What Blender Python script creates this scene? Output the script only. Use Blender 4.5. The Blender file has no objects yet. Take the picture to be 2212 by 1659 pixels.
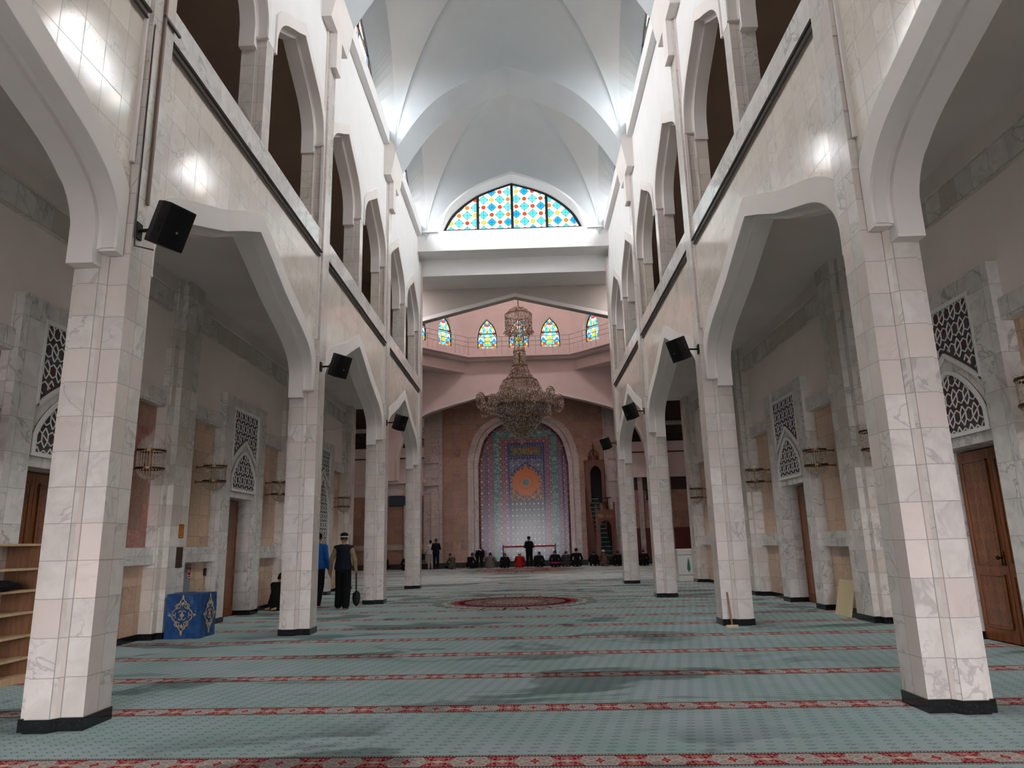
EXPO, GE, GD = 1.8, 0.5, 0.6
SL, SR, SB, SZ, GRD, DOC = 11.5, 9.8, 10.0, 26.0, 0.07, 0.85
import bpy, bmesh, math, random
from mathutils import Vector, Matrix
random.seed(7)
SC = bpy.context.scene
COL = SC.collection
PI = math.pi
XC = -0.255            # nave axis
C0, BAY = 6.21, 5.98   # first column row, bay length
def CY(i): return C0 + BAY*i
def W(s, d): return XC + s*d
def lin(c):
    c /= 255.0
    return c/12.92 if c <= 0.04045 else ((c+0.055)/1.055)**2.4
def rgb(r, g, b): return (lin(r), lin(g), lin(b), 1.0)

# ------------------------------------------------------------------ node helpers
class ND:
    def __init__(s, name):
        s.mat = bpy.data.materials.new(name); s.mat.use_nodes = True
        s.nt = s.mat.node_tree; s.nt.nodes.clear()
        s.out = s.n('ShaderNodeOutputMaterial')
        s._geo = None
    def n(s, t, **kw):
        x = s.nt.nodes.new(t)
        for k, v in kw.items(): setattr(x, k, v)
        return x
    def put(s, sock, v):
        if isinstance(v, bpy.types.NodeSocket): s.nt.links.new(v, sock)
        elif v is not None: sock.default_value = v
    def m(s, op, a, b=None, c=None):
        x = s.n('ShaderNodeMath', operation=op)
        s.put(x.inputs[0], a); s.put(x.inputs[1], b); s.put(x.inputs[2], c)
        return x.outputs[0]
    def add(s, a, b): return s.m('ADD', a, b)
    def sub(s, a, b): return s.m('SUBTRACT', a, b)
    def mul(s, a, b): return s.m('MULTIPLY', a, b)
    def div(s, a, b): return s.m('DIVIDE', a, b)
    def abs(s, a): return s.m('ABSOLUTE', a)
    def fl(s, a): return s.m('FLOOR', a)
    def fr(s, a): return s.m('FRACT', a)
    def lt(s, a, b): return s.m('LESS_THAN', a, b)
    def gt(s, a, b): return s.m('GREATER_THAN', a, b)
    def mx(s, a, b): return s.m('MAXIMUM', a, b)
    def mn(s, a, b): return s.m('MINIMUM', a, b)
    def ss(s, v, a, b, x=0.0, y=1.0):
        r = s.n('ShaderNodeMapRange', interpolation_type='SMOOTHSTEP')
        for i, q in enumerate((v, a, b, x, y)): s.put(r.inputs[i], q)
        return r.outputs[0]
    def mix(s, f, a, b):
        x = s.n('ShaderNodeMix', data_type='RGBA')
        s.put(x.inputs[0], f); s.put(x.inputs[6], a); s.put(x.inputs[7], b)
        return x.outputs[2]
    def scale(s, c, f):
        x = s.n('ShaderNodeVectorMath', operation='SCALE')
        s.put(x.inputs[0], c); s.put(x.inputs[3], f)
        return x.outputs[0]
    def comb(s, x, y, z):
        c = s.n('ShaderNodeCombineXYZ')
        for i, q in enumerate((x, y, z)): s.put(c.inputs[i], q)
        return c.outputs[0]
    def sep(s, v):
        c = s.n('ShaderNodeSeparateXYZ'); s.put(c.inputs[0], v)
        return c.outputs
    def geo(s):
        if s._geo is None:
            g = s.n('ShaderNodeNewGeometry'); s._geo = (g.outputs['Position'], g.outputs['True Normal'])
        return s._geo
    def pos(s): return s.sep(s.geo()[0])
    def nor(s): return s.sep(s.geo()[1])
    def noise(s, v, sc, det=3.0, rough=0.5, dist=0.0):
        x = s.n('ShaderNodeTexNoise')
        if v is not None: s.put(x.inputs['Vector'], v)
        x.inputs['Scale'].default_value = sc; x.inputs['Detail'].default_value = det
        x.inputs['Roughness'].default_value = rough; x.inputs['Distortion'].default_value = dist
        return x.outputs[0]
    def white(s, v):
        x = s.n('ShaderNodeTexWhiteNoise', noise_dimensions='3D'); s.put(x.inputs[0], v)
        return x.outputs[0]
    def ramp(s, f, stops, const=False):
        x = s.n('ShaderNodeValToRGB'); e = x.color_ramp.elements
        if const: x.color_ramp.interpolation = 'CONSTANT'
        while len(e) > 1: e.remove(e[-1])
        e[0].position, e[0].color = stops[0]
        for p, c in stops[1:]:
            q = e.new(p); q.color = c
        s.put(x.inputs[0], f)
        return x.outputs[0]
    def bsdf(s, col, rough=0.5, metal=0.0, spec=0.5, **kw):
        b = s.n('ShaderNodeBsdfPrincipled')
        s.put(b.inputs['Base Color'], col); s.put(b.inputs['Roughness'], rough)
        s.put(b.inputs['Metallic'], metal); s.put(b.inputs['Specular IOR Level'], spec)
        for k, v in kw.items(): s.put(b.inputs[k.replace('_', ' ')], v)
        s.nt.links.new(b.outputs[0], s.out.inputs[0])
        return b
    def uv(s):
        "wall coordinates: u runs along the wall, v up (floors: u=x, v=y)"
        p, n = s.pos(), s.nor()
        ax, az = s.abs(n[0]), s.abs(n[2])
        u = s.add(s.mul(p[1], ax), s.mul(p[0], s.sub(1.0, ax)))
        v = s.add(s.mul(p[2], s.sub(1.0, az)), s.mul(p[1], az))
        return u, v, ax

def plain(name, col, rough=0.5, metal=0.0, spec=0.5, var=0.0, sc=6.0, **kw):
    d = ND(name)
    if var:
        c = d.scale(col[:3] and tuple(col[:3]), d.ss(d.noise(d.geo()[0], sc), 0.25, 0.75, 1.0-var, 1.0+var))
    else: c = col
    d.bsdf(c, rough, metal, spec, **kw)
    return d.mat

def stone(name, c1, c2, vein, w, h, ou=0.0, ov=0.1, vj='all', rough=0.25, var=0.10, tint=None, veinw=0.035, nsc=1.6, grout=0.55, gw=0.0035, spec=0.5, chunky=0.0):
    d = ND(name)
    u, v, ax = d.uv()
    fu, fv = d.div(d.sub(u, ou), w), d.div(d.sub(v, ov), h)
    iu, iv = d.fl(fu), d.fl(fv)
    if vj == 'nave':
        dd = d.abs(d.sub(d.pos()[0], XC)); frt = d.lt(ax, 0.8)
        iv = d.add(iv, d.mul(d.mul(d.gt(dd, 3.5625), frt), 57.0))
    if vj == 'nave':     # vertical joint only on faces that look across the nave
        iu = d.mul(iu, d.gt(ax, 0.8))
    r = d.white(d.comb(iu, iv, d.fl(d.mul(ax, 3.1))))
    p = d.n('ShaderNodeVectorMath', operation='ADD')
    d.put(p.inputs[0], d.geo()[0]); d.put(p.inputs[1], d.comb(d.mul(r, 31.0), d.mul(r, 17.0), d.mul(r, 9.0)))
    n1 = d.noise(p.outputs[0], nsc, 4.0, 0.55, 1.4)
    n2 = d.noise(p.outputs[0], nsc*3.1, 3.0, 0.6, 0.6)
    cloud = d.mix(d.ss(n2, 0.3, 0.72), c1, c2)
    vn = d.ss(d.abs(d.sub(n1, 0.5)), 0.0, veinw, 0.75, 0.0)
    vn = d.mul(vn, d.ss(d.noise(p.outputs[0], nsc*0.9, 1.0), 0.42, 0.62))
    c = d.mix(vn, cloud, vein)
    if tint is not None:
        c = d.mix(d.mul(d.gt(r, 0.62), 0.75), c, tint)
    if chunky:
        c = d.mix(d.ss(d.noise(p.outputs[0], nsc*9, 3.0, 0.7), 0.35, 0.75, 0.0, chunky), c, vein)
    r2 = d.white(d.comb(iv, iu, 4.0))
    c = d.scale(c, d.add(1.0-var, d.mul(r2, 2*var)))
    du = d.mul(d.mn(d.fr(fu), d.sub(1.0, d.fr(fu))), w)
    dv = d.mul(d.mn(d.fr(fv), d.sub(1.0, d.fr(fv))), h)
    j = d.lt(dv, gw)
    if vj == 'all': j = d.mx(j, d.lt(du, gw))
    elif vj == 'nave':
        j = d.mx(j, d.mul(d.lt(du, gw), d.gt(ax, 0.8)))
        j = d.mx(j, d.mul(frt, d.mx(d.lt(d.abs(d.sub(dd, 3.537)), 0.003), d.lt(d.abs(d.sub(dd, 3.588)), 0.0025))))
    c = d.mix(d.mul(j, grout), c, (0.10, 0.09, 0.08, 1))
    d.bsdf(c, d.add(rough, d.mul(j, 0.3)), 0.0, spec)
    return d.mat

M = {}
M['column'] = stone('column_marble', rgb(214,208,202), rgb(200,193,187), rgb(168,163,160), BAY/30, 0.306, C0, 0.10, 'nave', 0.14, 0.06, rgb(212,198,190), veinw=0.03)
M['spandrel'] = stone('spandrel_marble', rgb(222,213,202), rgb(210,200,188), rgb(184,176,167), 0.30, 0.34, 0.05, 0.10, 'all', 0.10, 0.06, rgb(220,208,196), veinw=0.02)
M['parapet'] = stone('parapet_marble', rgb(222,218,214), rgb(205,200,196), rgb(160,156,154), 0.42, 0.9, 0.1, 6.4, 'all', 0.08, 0.05)
M['marble'] = stone('aisle_marble', rgb(222,217,210), rgb(206,200,193), rgb(166,161,157), 0.34, 0.34, 0.0, 0.10, 'all', 0.25, 0.08, rgb(200,190,178))
M['frame_marble'] = stone('portal_marble', rgb(222,219,214), rgb(204,200,196), rgb(156,153,151), 0.30, 0.42, 0.1, 0.06, 'all', 0.25, 0.08)
M['tan'] = stone('tan_travertine', rgb(212,182,154), rgb(196,164,136), rgb(160,128,104), 0.40, 0.40, 0.0, 0.05, 'all', 0.3, 0.12, rgb(216,184,156), nsc=2.2, chunky=0.35)
M['red'] = stone('red_granite', rgb(176,112,98), rgb(146,88,78), rgb(192,150,134), 0.34, 0.42, 0.0, 0.05, 'all', 0.25, 0.18, rgb(150,118,98), nsc=2.0, chunky=0.4)
M['qibla'] = stone('qibla_tan_stone', rgb(172,136,118), rgb(154,118,102), rgb(128,96,84), 0.52, 0.52, 0.0, 0.0, 'all', 0.35, 0.12, rgb(164,130,102), nsc=1.2, gw=0.006)
M['qmarble'] = stone('qibla_marble', rgb(196,184,178), rgb(176,164,158), rgb(130,122,120), 0.5, 0.5, 0.0, 0.0, 'all', 0.3, 0.08, rgb(190,172,164), gw=0.006)
M['plaster'] = plain('white_plaster', rgb(226,225,224), 0.75, 0, 0.3, 0.02, 2.0)
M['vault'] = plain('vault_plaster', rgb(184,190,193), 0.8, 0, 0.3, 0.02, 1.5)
M['arch'] = plain('arch_plaster', rgb(224,217,213), 0.7, 0, 0.3, 0.025, 2.0)
M['cream'] = plain('cream_plaster', rgb(238,226,219), 0.8, 0, 0.3, 0.03, 2.0)
M['aisleceil'] = plain('aisle_ceiling_paint', rgb(222,211,205), 0.85, 0, 0.2, 0.04, 1.0)
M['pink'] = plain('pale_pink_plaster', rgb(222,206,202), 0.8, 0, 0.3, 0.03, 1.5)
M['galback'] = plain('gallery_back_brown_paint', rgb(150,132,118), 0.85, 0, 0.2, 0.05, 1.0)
M['blackstone'] = plain('black_granite', rgb(26,26,28), 0.12, 0, 0.5, 0.5, 40.0)
M['conduit'] = plain('dark_grey_conduit', rgb(62,56,52), 0.5)
M['brownrail'] = plain('brown_handrail_wood', rgb(128,84,66), 0.5)
M['black'] = plain('black_plastic', rgb(15,15,15), 0.6, 0, .3)
M['grille'] = plain('black_speaker_mesh', rgb(10,10,10), 0.7, 0, .2)
M['chrome'] = plain('dull_chrome', rgb(150,150,150), 0.3, 1.0)
M['brass'] = plain('aged_brass', rgb(150,112,66), 0.3, 1.0)
M['darkbrass'] = plain('dark_bronze', rgb(92,70,48), 0.35, 1.0)
M['white'] = plain('white_paint', rgb(228,226,222), 0.5)
M['iron'] = plain('black_window_iron', rgb(24,24,26), 0.5)
M['railpaint'] = plain('pale_rail_paint', rgb(186,170,164), 0.5)
M['skin'] = plain('skin', rgb(176,128,102), 0.6)
M['darkglass'] = plain('dark_display_glass', rgb(30,34,40), 0.15)
M['redlacquer'] = plain('dark_red_lacquer', rgb(96,30,30), 0.4)

def cloth(name, c, var=0.12): return plain(name, c, 0.9, 0, 0.2, var, 14.0)
for k, c in dict(black_cloth=(20,20,22), navy=(28,32,44), charcoal=(52,52,54), greycloth=(104,98,92), greygreen=(72,76,72), blue_shirt=(30,84,152),
                 red_cloth=(168,24,30), white_cloth=(214,212,208), khaki=(142,124,98), magenta=(150,40,84), brown_cloth=(86,70,58), beige=(190,178,160)).items():
    M[k] = cloth(k, rgb(*c))

def wood(name, c1, c2, carve=False, rough=0.35, sc=1.0):
    d = ND(name); p = d.pos()
    v = d.comb(d.mul(p[0], 14*sc), d.mul(p[1], 14*sc), d.mul(p[2], 1.1*sc))
    f = d.ss(d.noise(v, 1.6, 4.0, 0.6, 0.8), 0.3, 0.7)
    c = d.mix(f, c1, c2)
    if carve:
        u, w, _ = d.uv()
        a = d.sub(d.fr(d.div(u, 0.16)), 0.5); b = d.sub(d.fr(d.div(w, 0.22)), 0.5)
        rr = d.m('SQRT', d.add(d.mul(a, a), d.mul(b, b)))
        ring = d.lt(d.abs(d.sub(rr, 0.33)), 0.035)
        x = d.lt(d.abs(d.sub(d.abs(a), d.abs(b))), 0.03)
        pet = d.lt(d.abs(d.sub(d.noise(d.comb(d.mul(d.abs(a), 5), d.mul(d.abs(b), 5), 0.0), 2.2, 1.0), 0.5)), 0.025)
        c = d.mix(d.mul(d.mx(d.mx(ring, d.mul(x, d.lt(rr, 0.33))), pet), 0.55), c, (0.03, 0.012, 0.006, 1))
    d.bsdf(c, rough)
    return d.mat
M['door'] = wood('varnished_door_wood', rgb(150,88,44), rgb(112,60,28))
M['doorcarved'] = wood('carved_door_wood', rgb(158,96,52), rgb(120,66,32), True)
M['minbar'] = wood('red_brown_pulpit_wood', rgb(116,54,28), rgb(88,38,20))
M['minbarcarved'] = wood('carved_pulpit_wood', rgb(120,58,30), rgb(84,36,18), True)
M['plywood'] = wood('pale_shelf_wood', rgb(206,178,142), rgb(188,158,122))
M['plybrown'] = wood('shelf_back_board', rgb(128,92,66), rgb(104,72,50))
M['hardboard'] = plain('cream_hardboard', rgb(216,200,158), 0.6, 0, 0.3, 0.04, 3)

# ------------------------------------------------------------------ carpet
def carpet():
    d = ND('green_prayer_carpet'); p = d.pos(); x, y = p[0], p[1]
    yy = d.add(d.sub(y, 4.98), d.mul(x, 0.035))
    k = d.div(yy, 1.52)
    f = d.mul(d.sub(d.fr(d.add(k, 0.5)), 0.5), 1.52)      # metres from stripe centre
    af = d.abs(f)
    n = d.noise(d.geo()[0], 1.1, 3.0)
    fine = d.noise(d.geo()[0], 90.0, 2.0)
    g1 = d.mix(d.ss(n, 0.3, 0.7), rgb(180,198,200), rgb(164,190,186))
    # little lozenges in diagonal rows
    cx = d.div(d.add(x, d.mul(yy, -0.22)), 0.133); cy = d.div(yy, 0.088)
    lx, ly = d.mul(d.sub(d.fr(cx), 0.5), 0.133), d.mul(d.sub(d.fr(cy), 0.5), 0.088)
    dd = d.add(d.mul(d.abs(lx), 0.95), d.abs(ly))
    loz = d.mx(d.lt(d.abs(d.sub(dd, 0.0205)), 0.0042), d.mul(d.lt(d.abs(ly), 0.006), d.lt(d.abs(d.sub(d.abs(lx), 0.024)), 0.008)))
    g = d.mix(d.mul(loz, 0.75), g1, rgb(74,104,110))
    # border stripe
    per = 0.42
    a = d.mul(d.sub(d.fr(d.div(x, per)), 0.5), 2.0)       # -1..1
    b = d.div(f, 0.115)
    aa, ab = d.abs(a), d.abs(b)
    red = d.mul(d.lt(aa, 0.52), d.gt(ab, 0.20))
    red = d.mul(red, d.lt(aa, d.add(0.30, d.mul(ab, 0.25))))
    dia = d.lt(d.add(aa, d.mul(ab, 0.55)), 0.20)
    red2 = d.lt(d.add(d.mul(d.abs(d.sub(aa, 1.0)), 1.0), d.mul(ab, 0.30)), 0.16)
    vein = d.lt(d.abs(d.sub(d.noise(d.comb(d.mul(aa, 2.0), d.mul(ab, 1.4), 0.3), 3.2, 1.0), 0.5)), 0.035)
    el = d.add(d.m('POWER', d.div(d.sub(aa, 0.72), 0.22), 2.0), d.m('POWER', d.div(d.sub(ab, 0.45), 0.42), 2.0))
    leaf = d.lt(d.abs(d.sub(el, 1.0)), 0.28)
    s = d.mix(d.ss(fine, .3, .7), rgb(178,164,158), rgb(160,150,146))
    s = d.mix(red, s, rgb(178,42,48)); s = d.mix(red2, s, rgb(178,42,48))
    s = d.mix(d.mul(dia, 0.8), s, rgb(214,196,178))
    s = d.mix(d.mul(d.mx(vein, leaf), 0.75), s, rgb(222,206,196))
    edge = d.gt(ab, 0.88)
    s = d.mix(d.mul(edge, 0.9), s, rgb(72,46,48))
    rope = d.mul(d.gt(ab, 1.03), d.gt(d.fr(d.div(x, 0.022)), 0.4))
    s = d.mix(d.gt(ab, 1.03), s, d.mix(rope, rgb(120,104,100), rgb(206,192,184)))
    inside = d.lt(af, 0.135)
    edge2 = d.mul(d.lt(af, 0.142), d.gt(af, 0.135))
    c = d.mix(inside, g, s)
    c = d.mix(edge2, c, rgb(60,44,46))
    # trodden streaks: the shade of turned pile put into the colour
    sv = d.comb(d.mul(x, 0.55), d.mul(y, 1.15), 0.0)
    pile_marks = d.mul(d.ss(d.noise(sv, 0.9, 3.0, 0.5, 0.8), 0.53, 0.60), d.ss(d.noise(sv, 0.31, 1.0), 0.38, 0.52))
    c = d.mix(d.mul(pile_marks, 0.75), c, d.scale(c, 0.36))
    c = d.scale(c, d.add(0.93, d.mul(fine, 0.14)))
    d.bsdf(c, 1.0, 0, 0.0)
    return d.mat
M['carpet'] = carpet()

def medallion():
    d = ND('medallion_rug_pile')
    tc = d.n('ShaderNodeTexCoord'); o = d.sep(tc.outputs['Object'])
    x, y = o[0], o[1]
    r = d.m('SQRT', d.add(d.mul(x, x), d.mul(y, y)))
    t = d.m('ARCTAN2', y, x)
    q = d.abs(d.sub(d.fr(d.mul(t, 8/PI)), 0.5))           # 16-fold symmetry
    n = d.noise(d.comb(d.mul(q, 3.0), d.mul(r, 5.0), 0.0), 2.6, 2.0, 0.6, 0.6)
    c = d.mix(d.ss(n, 0.44, 0.56), rgb(70,20,32), rgb(186,158,150))
    core = d.lt(r, d.add(0.5, d.mul(q, 0.5)))
    c = d.mix(core, c, d.mix(d.ss(n, 0.42, 0.55), rgb(104,64,66), rgb(196,182,176)))
    c = d.mix(d.lt(d.abs(d.sub(r, 1.28)), 0.07), c, rgb(58,14,26))
    c = d.mix(d.lt(d.abs(d.sub(r, 1.40)), 0.05), c, rgb(190,40,56))
    d.bsdf(c, 0.95, 0, 0.15)
    return d.mat
M['medallion'] = medallion()
def medfringe():
    d = ND('medallion_rug_scallops')
    tc = d.n('ShaderNodeTexCoord'); o = d.sep(tc.outputs['Object'])
    x, y = o[0], o[1]
    r = d.m('SQRT', d.add(d.mul(x, x), d.mul(y, y)))
    t = d.m('ARCTAN2', y, x)
    q = d.abs(d.sub(d.fr(d.mul(t, 12/PI)), 0.5))
    e = d.sub(1.76, d.mul(q, 0.24))
    c = d.mix(d.lt(d.abs(d.sub(r, e)), 0.035), rgb(128,150,142), rgb(222,214,200))
    c = d.mix(d.lt(d.fr(d.mul(t, 36/PI)), 0.16), c, rgb(190,176,168))
    c = d.mix(d.mul(d.lt(q, 0.06), d.gt(r, 1.68)), c, rgb(40,30,34))
    d.bsdf(c, 0.95, 0, 0.15)
    return d.mat
M['medfringe'] = medfringe()

# ------------------------------------------------------------------ stained glass
def geoglass(name, axis, strength, g=0.30, ou=0.0, ov=12.9, pale=0.0, clear=False):
    d = ND(name); p = d.pos(); u = d.sub(p[axis], ou); v = d.sub(p[2], ov)
    gu, gv = d.div(u, g), d.div(v, g)
    P_, Q_ = d.mul(d.add(gu, gv), 0.5), d.mul(d.sub(gu, gv), 0.5)
    iu, iv = d.m('ROUND', P_), d.m('ROUND', Q_)
    fu, fv = d.sub(P_, iu), d.sub(Q_, iv)
    a, b = d.abs(fu), d.abs(fv)
    s = d.mx(a, b)                                   # blue squares standing on their corner
    ju, jv = d.m('ROUND', d.sub(P_, 0.5)), d.m('ROUND', d.sub(Q_, 0.5))
    hu, hv = d.sub(d.sub(P_, 0.5), ju), d.sub(d.sub(Q_, 0.5), jv)
    r = d.m('SQRT', d.add(d.mul(hu, hu), d.mul(hv, hv)))
    r = d.add(r, d.mul(d.m('SINE', d.mul(d.m('ARCTAN2', hv, hu), 8.0)), 0.014))
    w = d.white(d.comb(iu, iv, 1.0)); w2 = d.white(d.comb(ju, jv, 5.0))
    blue = d.ramp(w, [(0, rgb(90,214,224)), (0.5, rgb(40,160,222)), (0.8, rgb(110,224,232))], True)
    org = d.ramp(w2, [(0, rgb(226,72,34)), (0.4, rgb(244,132,40)), (0.7, rgb(250,206,60))], True)
    white = (1.0, 1.0, 1.0, 1)
    c = d.mix(d.lt(s, 0.285), white, blue)
    c = d.mix(d.mul(d.lt(s, 0.285), d.gt(d.mn(a, b), 0.17)), c, rgb(120,214,170))
    c = d.mix(d.lt(r, 0.17), c, org)
    ln = d.lt(d.abs(d.sub(s, 0.285)), 0.016)
    ln = d.mx(ln, d.lt(d.abs(d.sub(r, 0.17)), 0.015))
    ln = d.mx(ln, d.mul(d.lt(s, 0.285), d.lt(d.abs(d.sub(a, b)), 0.016)))
    ln = d.mx(ln, d.mul(d.mul(d.gt(s, 0.285), d.gt(r, 0.17)), d.lt(d.mn(d.abs(d.sub(d.abs(hu), d.abs(hv))), 1.0), 0.014)))
    ln = d.mx(ln, d.mul(d.mul(d.gt(s, 0.285), d.gt(r, 0.17)), d.lt(d.abs(d.sub(d.mx(d.abs(hu), d.abs(hv)), 0.10)), 0.0)))
    if pale: c = d.mix(pale, c, (1.0, 0.97, 0.95, 1))
    c = d.mix(ln, c, (0.006, 0.006, 0.008, 1))
    if clear:      # daylight passes through the coloured panes
        t = d.n('ShaderNodeBsdfTransparent'); d.put(t.inputs[0], d.scale(c, strength))
        d.nt.links.new(t.outputs[0], d.out.inputs[0]); return d.mat
    e = d.n('ShaderNodeEmission'); d.put(e.inputs[0], c); d.put(e.inputs[1], strength)
    d.nt.links.new(e.outputs[0], d.out.inputs[0])
    return d.mat
M['glass_end'] = geoglass('end_lunette_stained_glass', 0, GE, 0.303, XC-0.15, 12.93)
M['glass_left'] = geoglass('west_clerestory_stained_glass', 1, .8, 0.36, pale=0.45, clear=True)
M['glass_right'] = geoglass('east_clerestory_stained_glass', 1, .8, 0.36, pale=0.35, clear=True)
def floralglass(name, strength):
    d = ND(name); tc = d.n('ShaderNodeTexCoord'); o = d.sep(tc.outputs['Generated'])
    x = d.abs(d.sub(o[0], 0.5)); z = o[2]
    dist = d.noise(d.comb(d.mul(x, 4), d.mul(z, 6), 0), 1.5, 1.0)
    v = d.comb(d.add(d.mul(x, 9.0), d.mul(dist, 1.2)), d.add(d.mul(z, 12.0), dist), 0.0)
    vo = d.n('ShaderNodeTexVoronoi', voronoi_dimensions='2D'); d.put(vo.inputs['Vector'], v); vo.inputs['Scale'].default_value = 1.0
    ve = d.n('ShaderNodeTexVoronoi', voronoi_dimensions='2D', feature='DISTANCE_TO_EDGE'); d.put(ve.inputs['Vector'], v); ve.inputs['Scale'].default_value = 1.0
    w = d.sep(vo.outputs['Color'])[0]
    c = d.ramp(w, [(0, (1,1,1,1)), (0.30, rgb(250,206,50)), (0.44, rgb(90,210,226)), (0.58, rgb(244,120,40)), (0.70, rgb(40,140,214)), (0.84, rgb(120,214,190)), (0.93, rgb(214,60,40))], True)
    c = d.mix(d.lt(ve.outputs['Distance'], 0.05), c, (0.01, 0.01, 0.012, 1))
    e = d.n('ShaderNodeEmission'); d.put(e.inputs[0], c); d.put(e.inputs[1], strength)
    d.nt.links.new(e.outputs[0], d.out.inputs[0])
    return d.mat
M['glass_drum'] = floralglass('drum_floral_stained_glass', GD)

# lattice infill: dark red and grey carved tiles behind the white strapwork
def lattice_back():
    d = ND('lattice_dark_infill'); u, v, _ = d.uv()
    w = d.white(d.comb(d.fl(d.div(u, 0.09)), d.fl(d.div(v, 0.075)), 0.0))
    c = d.ramp(w, [(0, rgb(70,64,66)), (0.5, rgb(92,46,42)), (0.75, rgb(84,78,78))], True)
    c = d.scale(c, d.ss(d.noise(d.geo()[0], 60, 2.0), 0.3, 0.7, 0.5, 1.25))
    d.bsdf(c, 0.6); return d.mat
M['lattice_back'] = lattice_back()

# tile mosaics of the mihrab: ground colour with repeating motif
def mosaic(name, ground, ink, accent, cw, ch, kind, rough=0.22):
    d = ND(name); p = d.pos(); u, v = p[0], p[2]
    a = d.sub(d.fr(d.div(d.sub(u, XC), cw)), 0.5); b = d.sub(d.fr(d.div(v, ch)), 0.5)
    r = d.m('SQRT', d.add(d.mul(a, a), d.mul(b, b)))
    iv = d.fl(d.div(v, ch)); par = d.lt(d.m('MODULO', d.abs(iv), 2.0), 0.5)
    c = d.mix(d.ss(d.noise(d.geo()[0], 5.0, 3.0), 0.3, 0.7), ground, d.mix(0.35, ground, (0.02,0.02,0.03,1)))
    if kind == 'medallions':
        c = d.mix(d.lt(d.abs(d.sub(r, 0.36)), 0.05), c, ink)
        c = d.mix(d.lt(r, d.add(0.10, d.mul(par, 0.08))), c, accent)
        c = d.mix(d.lt(d.abs(d.sub(d.noise(d.comb(d.mul(d.abs(a), 3), d.mul(d.abs(b), 3), 0), 3.0, 1.0), 0.5)), 0.03), c, ink)
    elif kind == 'dashes':
        c = d.mix(d.mul(d.lt(d.abs(a), 0.22), d.lt(d.abs(b), 0.30)), c, ink)
        c = d.mix(d.lt(d.abs(d.abs(b)), 0.06), c, accent)
    elif kind == 'dots':
        c = d.mix(d.lt(r, 0.15), c, ink)
        c = d.mix(d.lt(d.abs(d.sub(d.add(d.abs(a), d.abs(b)), 0.30)), 0.02), c, accent)
    elif kind == 'scroll':
        c = d.mix(d.lt(d.abs(d.sub(d.noise(d.geo()[0], 7.0, 2.0), 0.5)), 0.03), c, ink)
        c = d.mix(d.lt(r, 0.16), c, accent)
    t = d.mx(d.lt(d.fr(d.div(u, 0.12)), 0.05), d.lt(d.fr(d.div(v, 0.12)), 0.05))
    c = d.mix(d.mul(t, 0.35), c, (0.02,0.02,0.02,1))
    d.bsdf(c, rough, 0, 0.6); return d.mat
M['mz_pink'] = mosaic('pink_medallion_mosaic', rgb(170,126,132), rgb(104,70,88), rgb(226,206,202), 0.40, 0.36, 'medallions')
M['mz_teal'] = mosaic('teal_inscription_mosaic', rgb(68,122,130), rgb(110,164,162), rgb(70,118,116), 0.3, 0.3, 'scroll')
M['mz_blue'] = mosaic('violet_blue_border_mosaic', rgb(58,50,120), rgb(150,140,190), rgb(34,28,60), 0.17, 0.2, 'dashes')
M['mz_grey'] = mosaic('grey_green_star_mosaic', rgb(78,96,100), rgb(214,214,208), rgb(112,84,98), 0.27, 0.36, 'dots')
M['mz_slate'] = mosaic('slate_blue_scroll_mosaic', rgb(98,108,130), rgb(156,160,172), rgb(176,176,182), 0.4, 0.4, 'scroll')
M['mz_plaque'] = mosaic('deep_teal_plaque_mosaic', rgb(52,84,108), rgb(80,112,128), rgb(66,96,112), 0.3, 0.3, 'scroll')
def sunburst():
    d = ND('orange_sunburst_mosaic'); p = d.pos(); x = d.sub(p[0], -0.06); z = d.sub(p[2], 5.12)
    r = d.m('SQRT', d.add(d.mul(x, x), d.mul(z, z))); t = d.m('ARCTAN2', z, x)
    ray = d.abs(d.sub(d.fr(d.mul(t, 20/PI)), 0.5))
    c = d.mix(d.lt(ray, d.mul(r, 0.28)), rgb(206,120,64), rgb(186,84,42))
    c = d.mix(d.mul(d.lt(ray, 0.13), d.mul(d.gt(r, 0.3), d.lt(r, 0.5))), c, rgb(70,44,36))
    n = d.noise(d.comb(d.mul(d.abs(x), 1.0), z, 0), 7.0, 2.0)
    fld = d.mix(d.ss(n, 0.45, 0.55), rgb(78,82,84), rgb(188,128,72))
    c = d.mix(d.gt(r, d.add(0.78, d.mul(ray, 0.12))), c, fld)
    c = d.mix(d.lt(r, 0.2), c, rgb(82,128,122))
    d.bsdf(c, 0.25, 0, 0.6); return d.mat
M['sunburst'] = sunburst()
M['ink_white'] = plain('cream_script_tile', rgb(206,214,206), 0.2)
M['ink_gold'] = plain('gold_script_tile', rgb(190,154,84), 0.25)

def crystal(name, c, tr, glints=False):
    d = ND(name)
    b = d.n('ShaderNodeBsdfPrincipled'); b.inputs['Base Color'].default_value = c
    if glints:
        g = d.n('ShaderNodeNewGeometry'); rp = g.outputs['Random Per Island']
        d.put(b.inputs['Base Color'], d.ramp(rp, [(0, rgb(96,78,66)), (.35, rgb(168,148,134)), (.7, rgb(214,196,184)), (1, rgb(252,246,240))]))  # glints and dark facets put into the colour, random per crystal
    b.inputs['Roughness'].default_value = 0.08; b.inputs['Specular IOR Level'].default_value = 0.9
    t = d.n('ShaderNodeBsdfTransparent'); mx = d.n('ShaderNodeMixShader'); mx.inputs[0].default_value = tr
    d.nt.links.new(b.outputs[0], mx.inputs[1]); d.nt.links.new(t.outputs[0], mx.inputs[2])
    d.nt.links.new(mx.outputs[0], d.out.inputs[0]); return d.mat
M['crystal'] = crystal('cut_crystal', rgb(214,200,190), 0.10, True)
M['sconce_crystal'] = crystal('small_clear_beads', rgb(196,180,164), 0.45)
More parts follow.
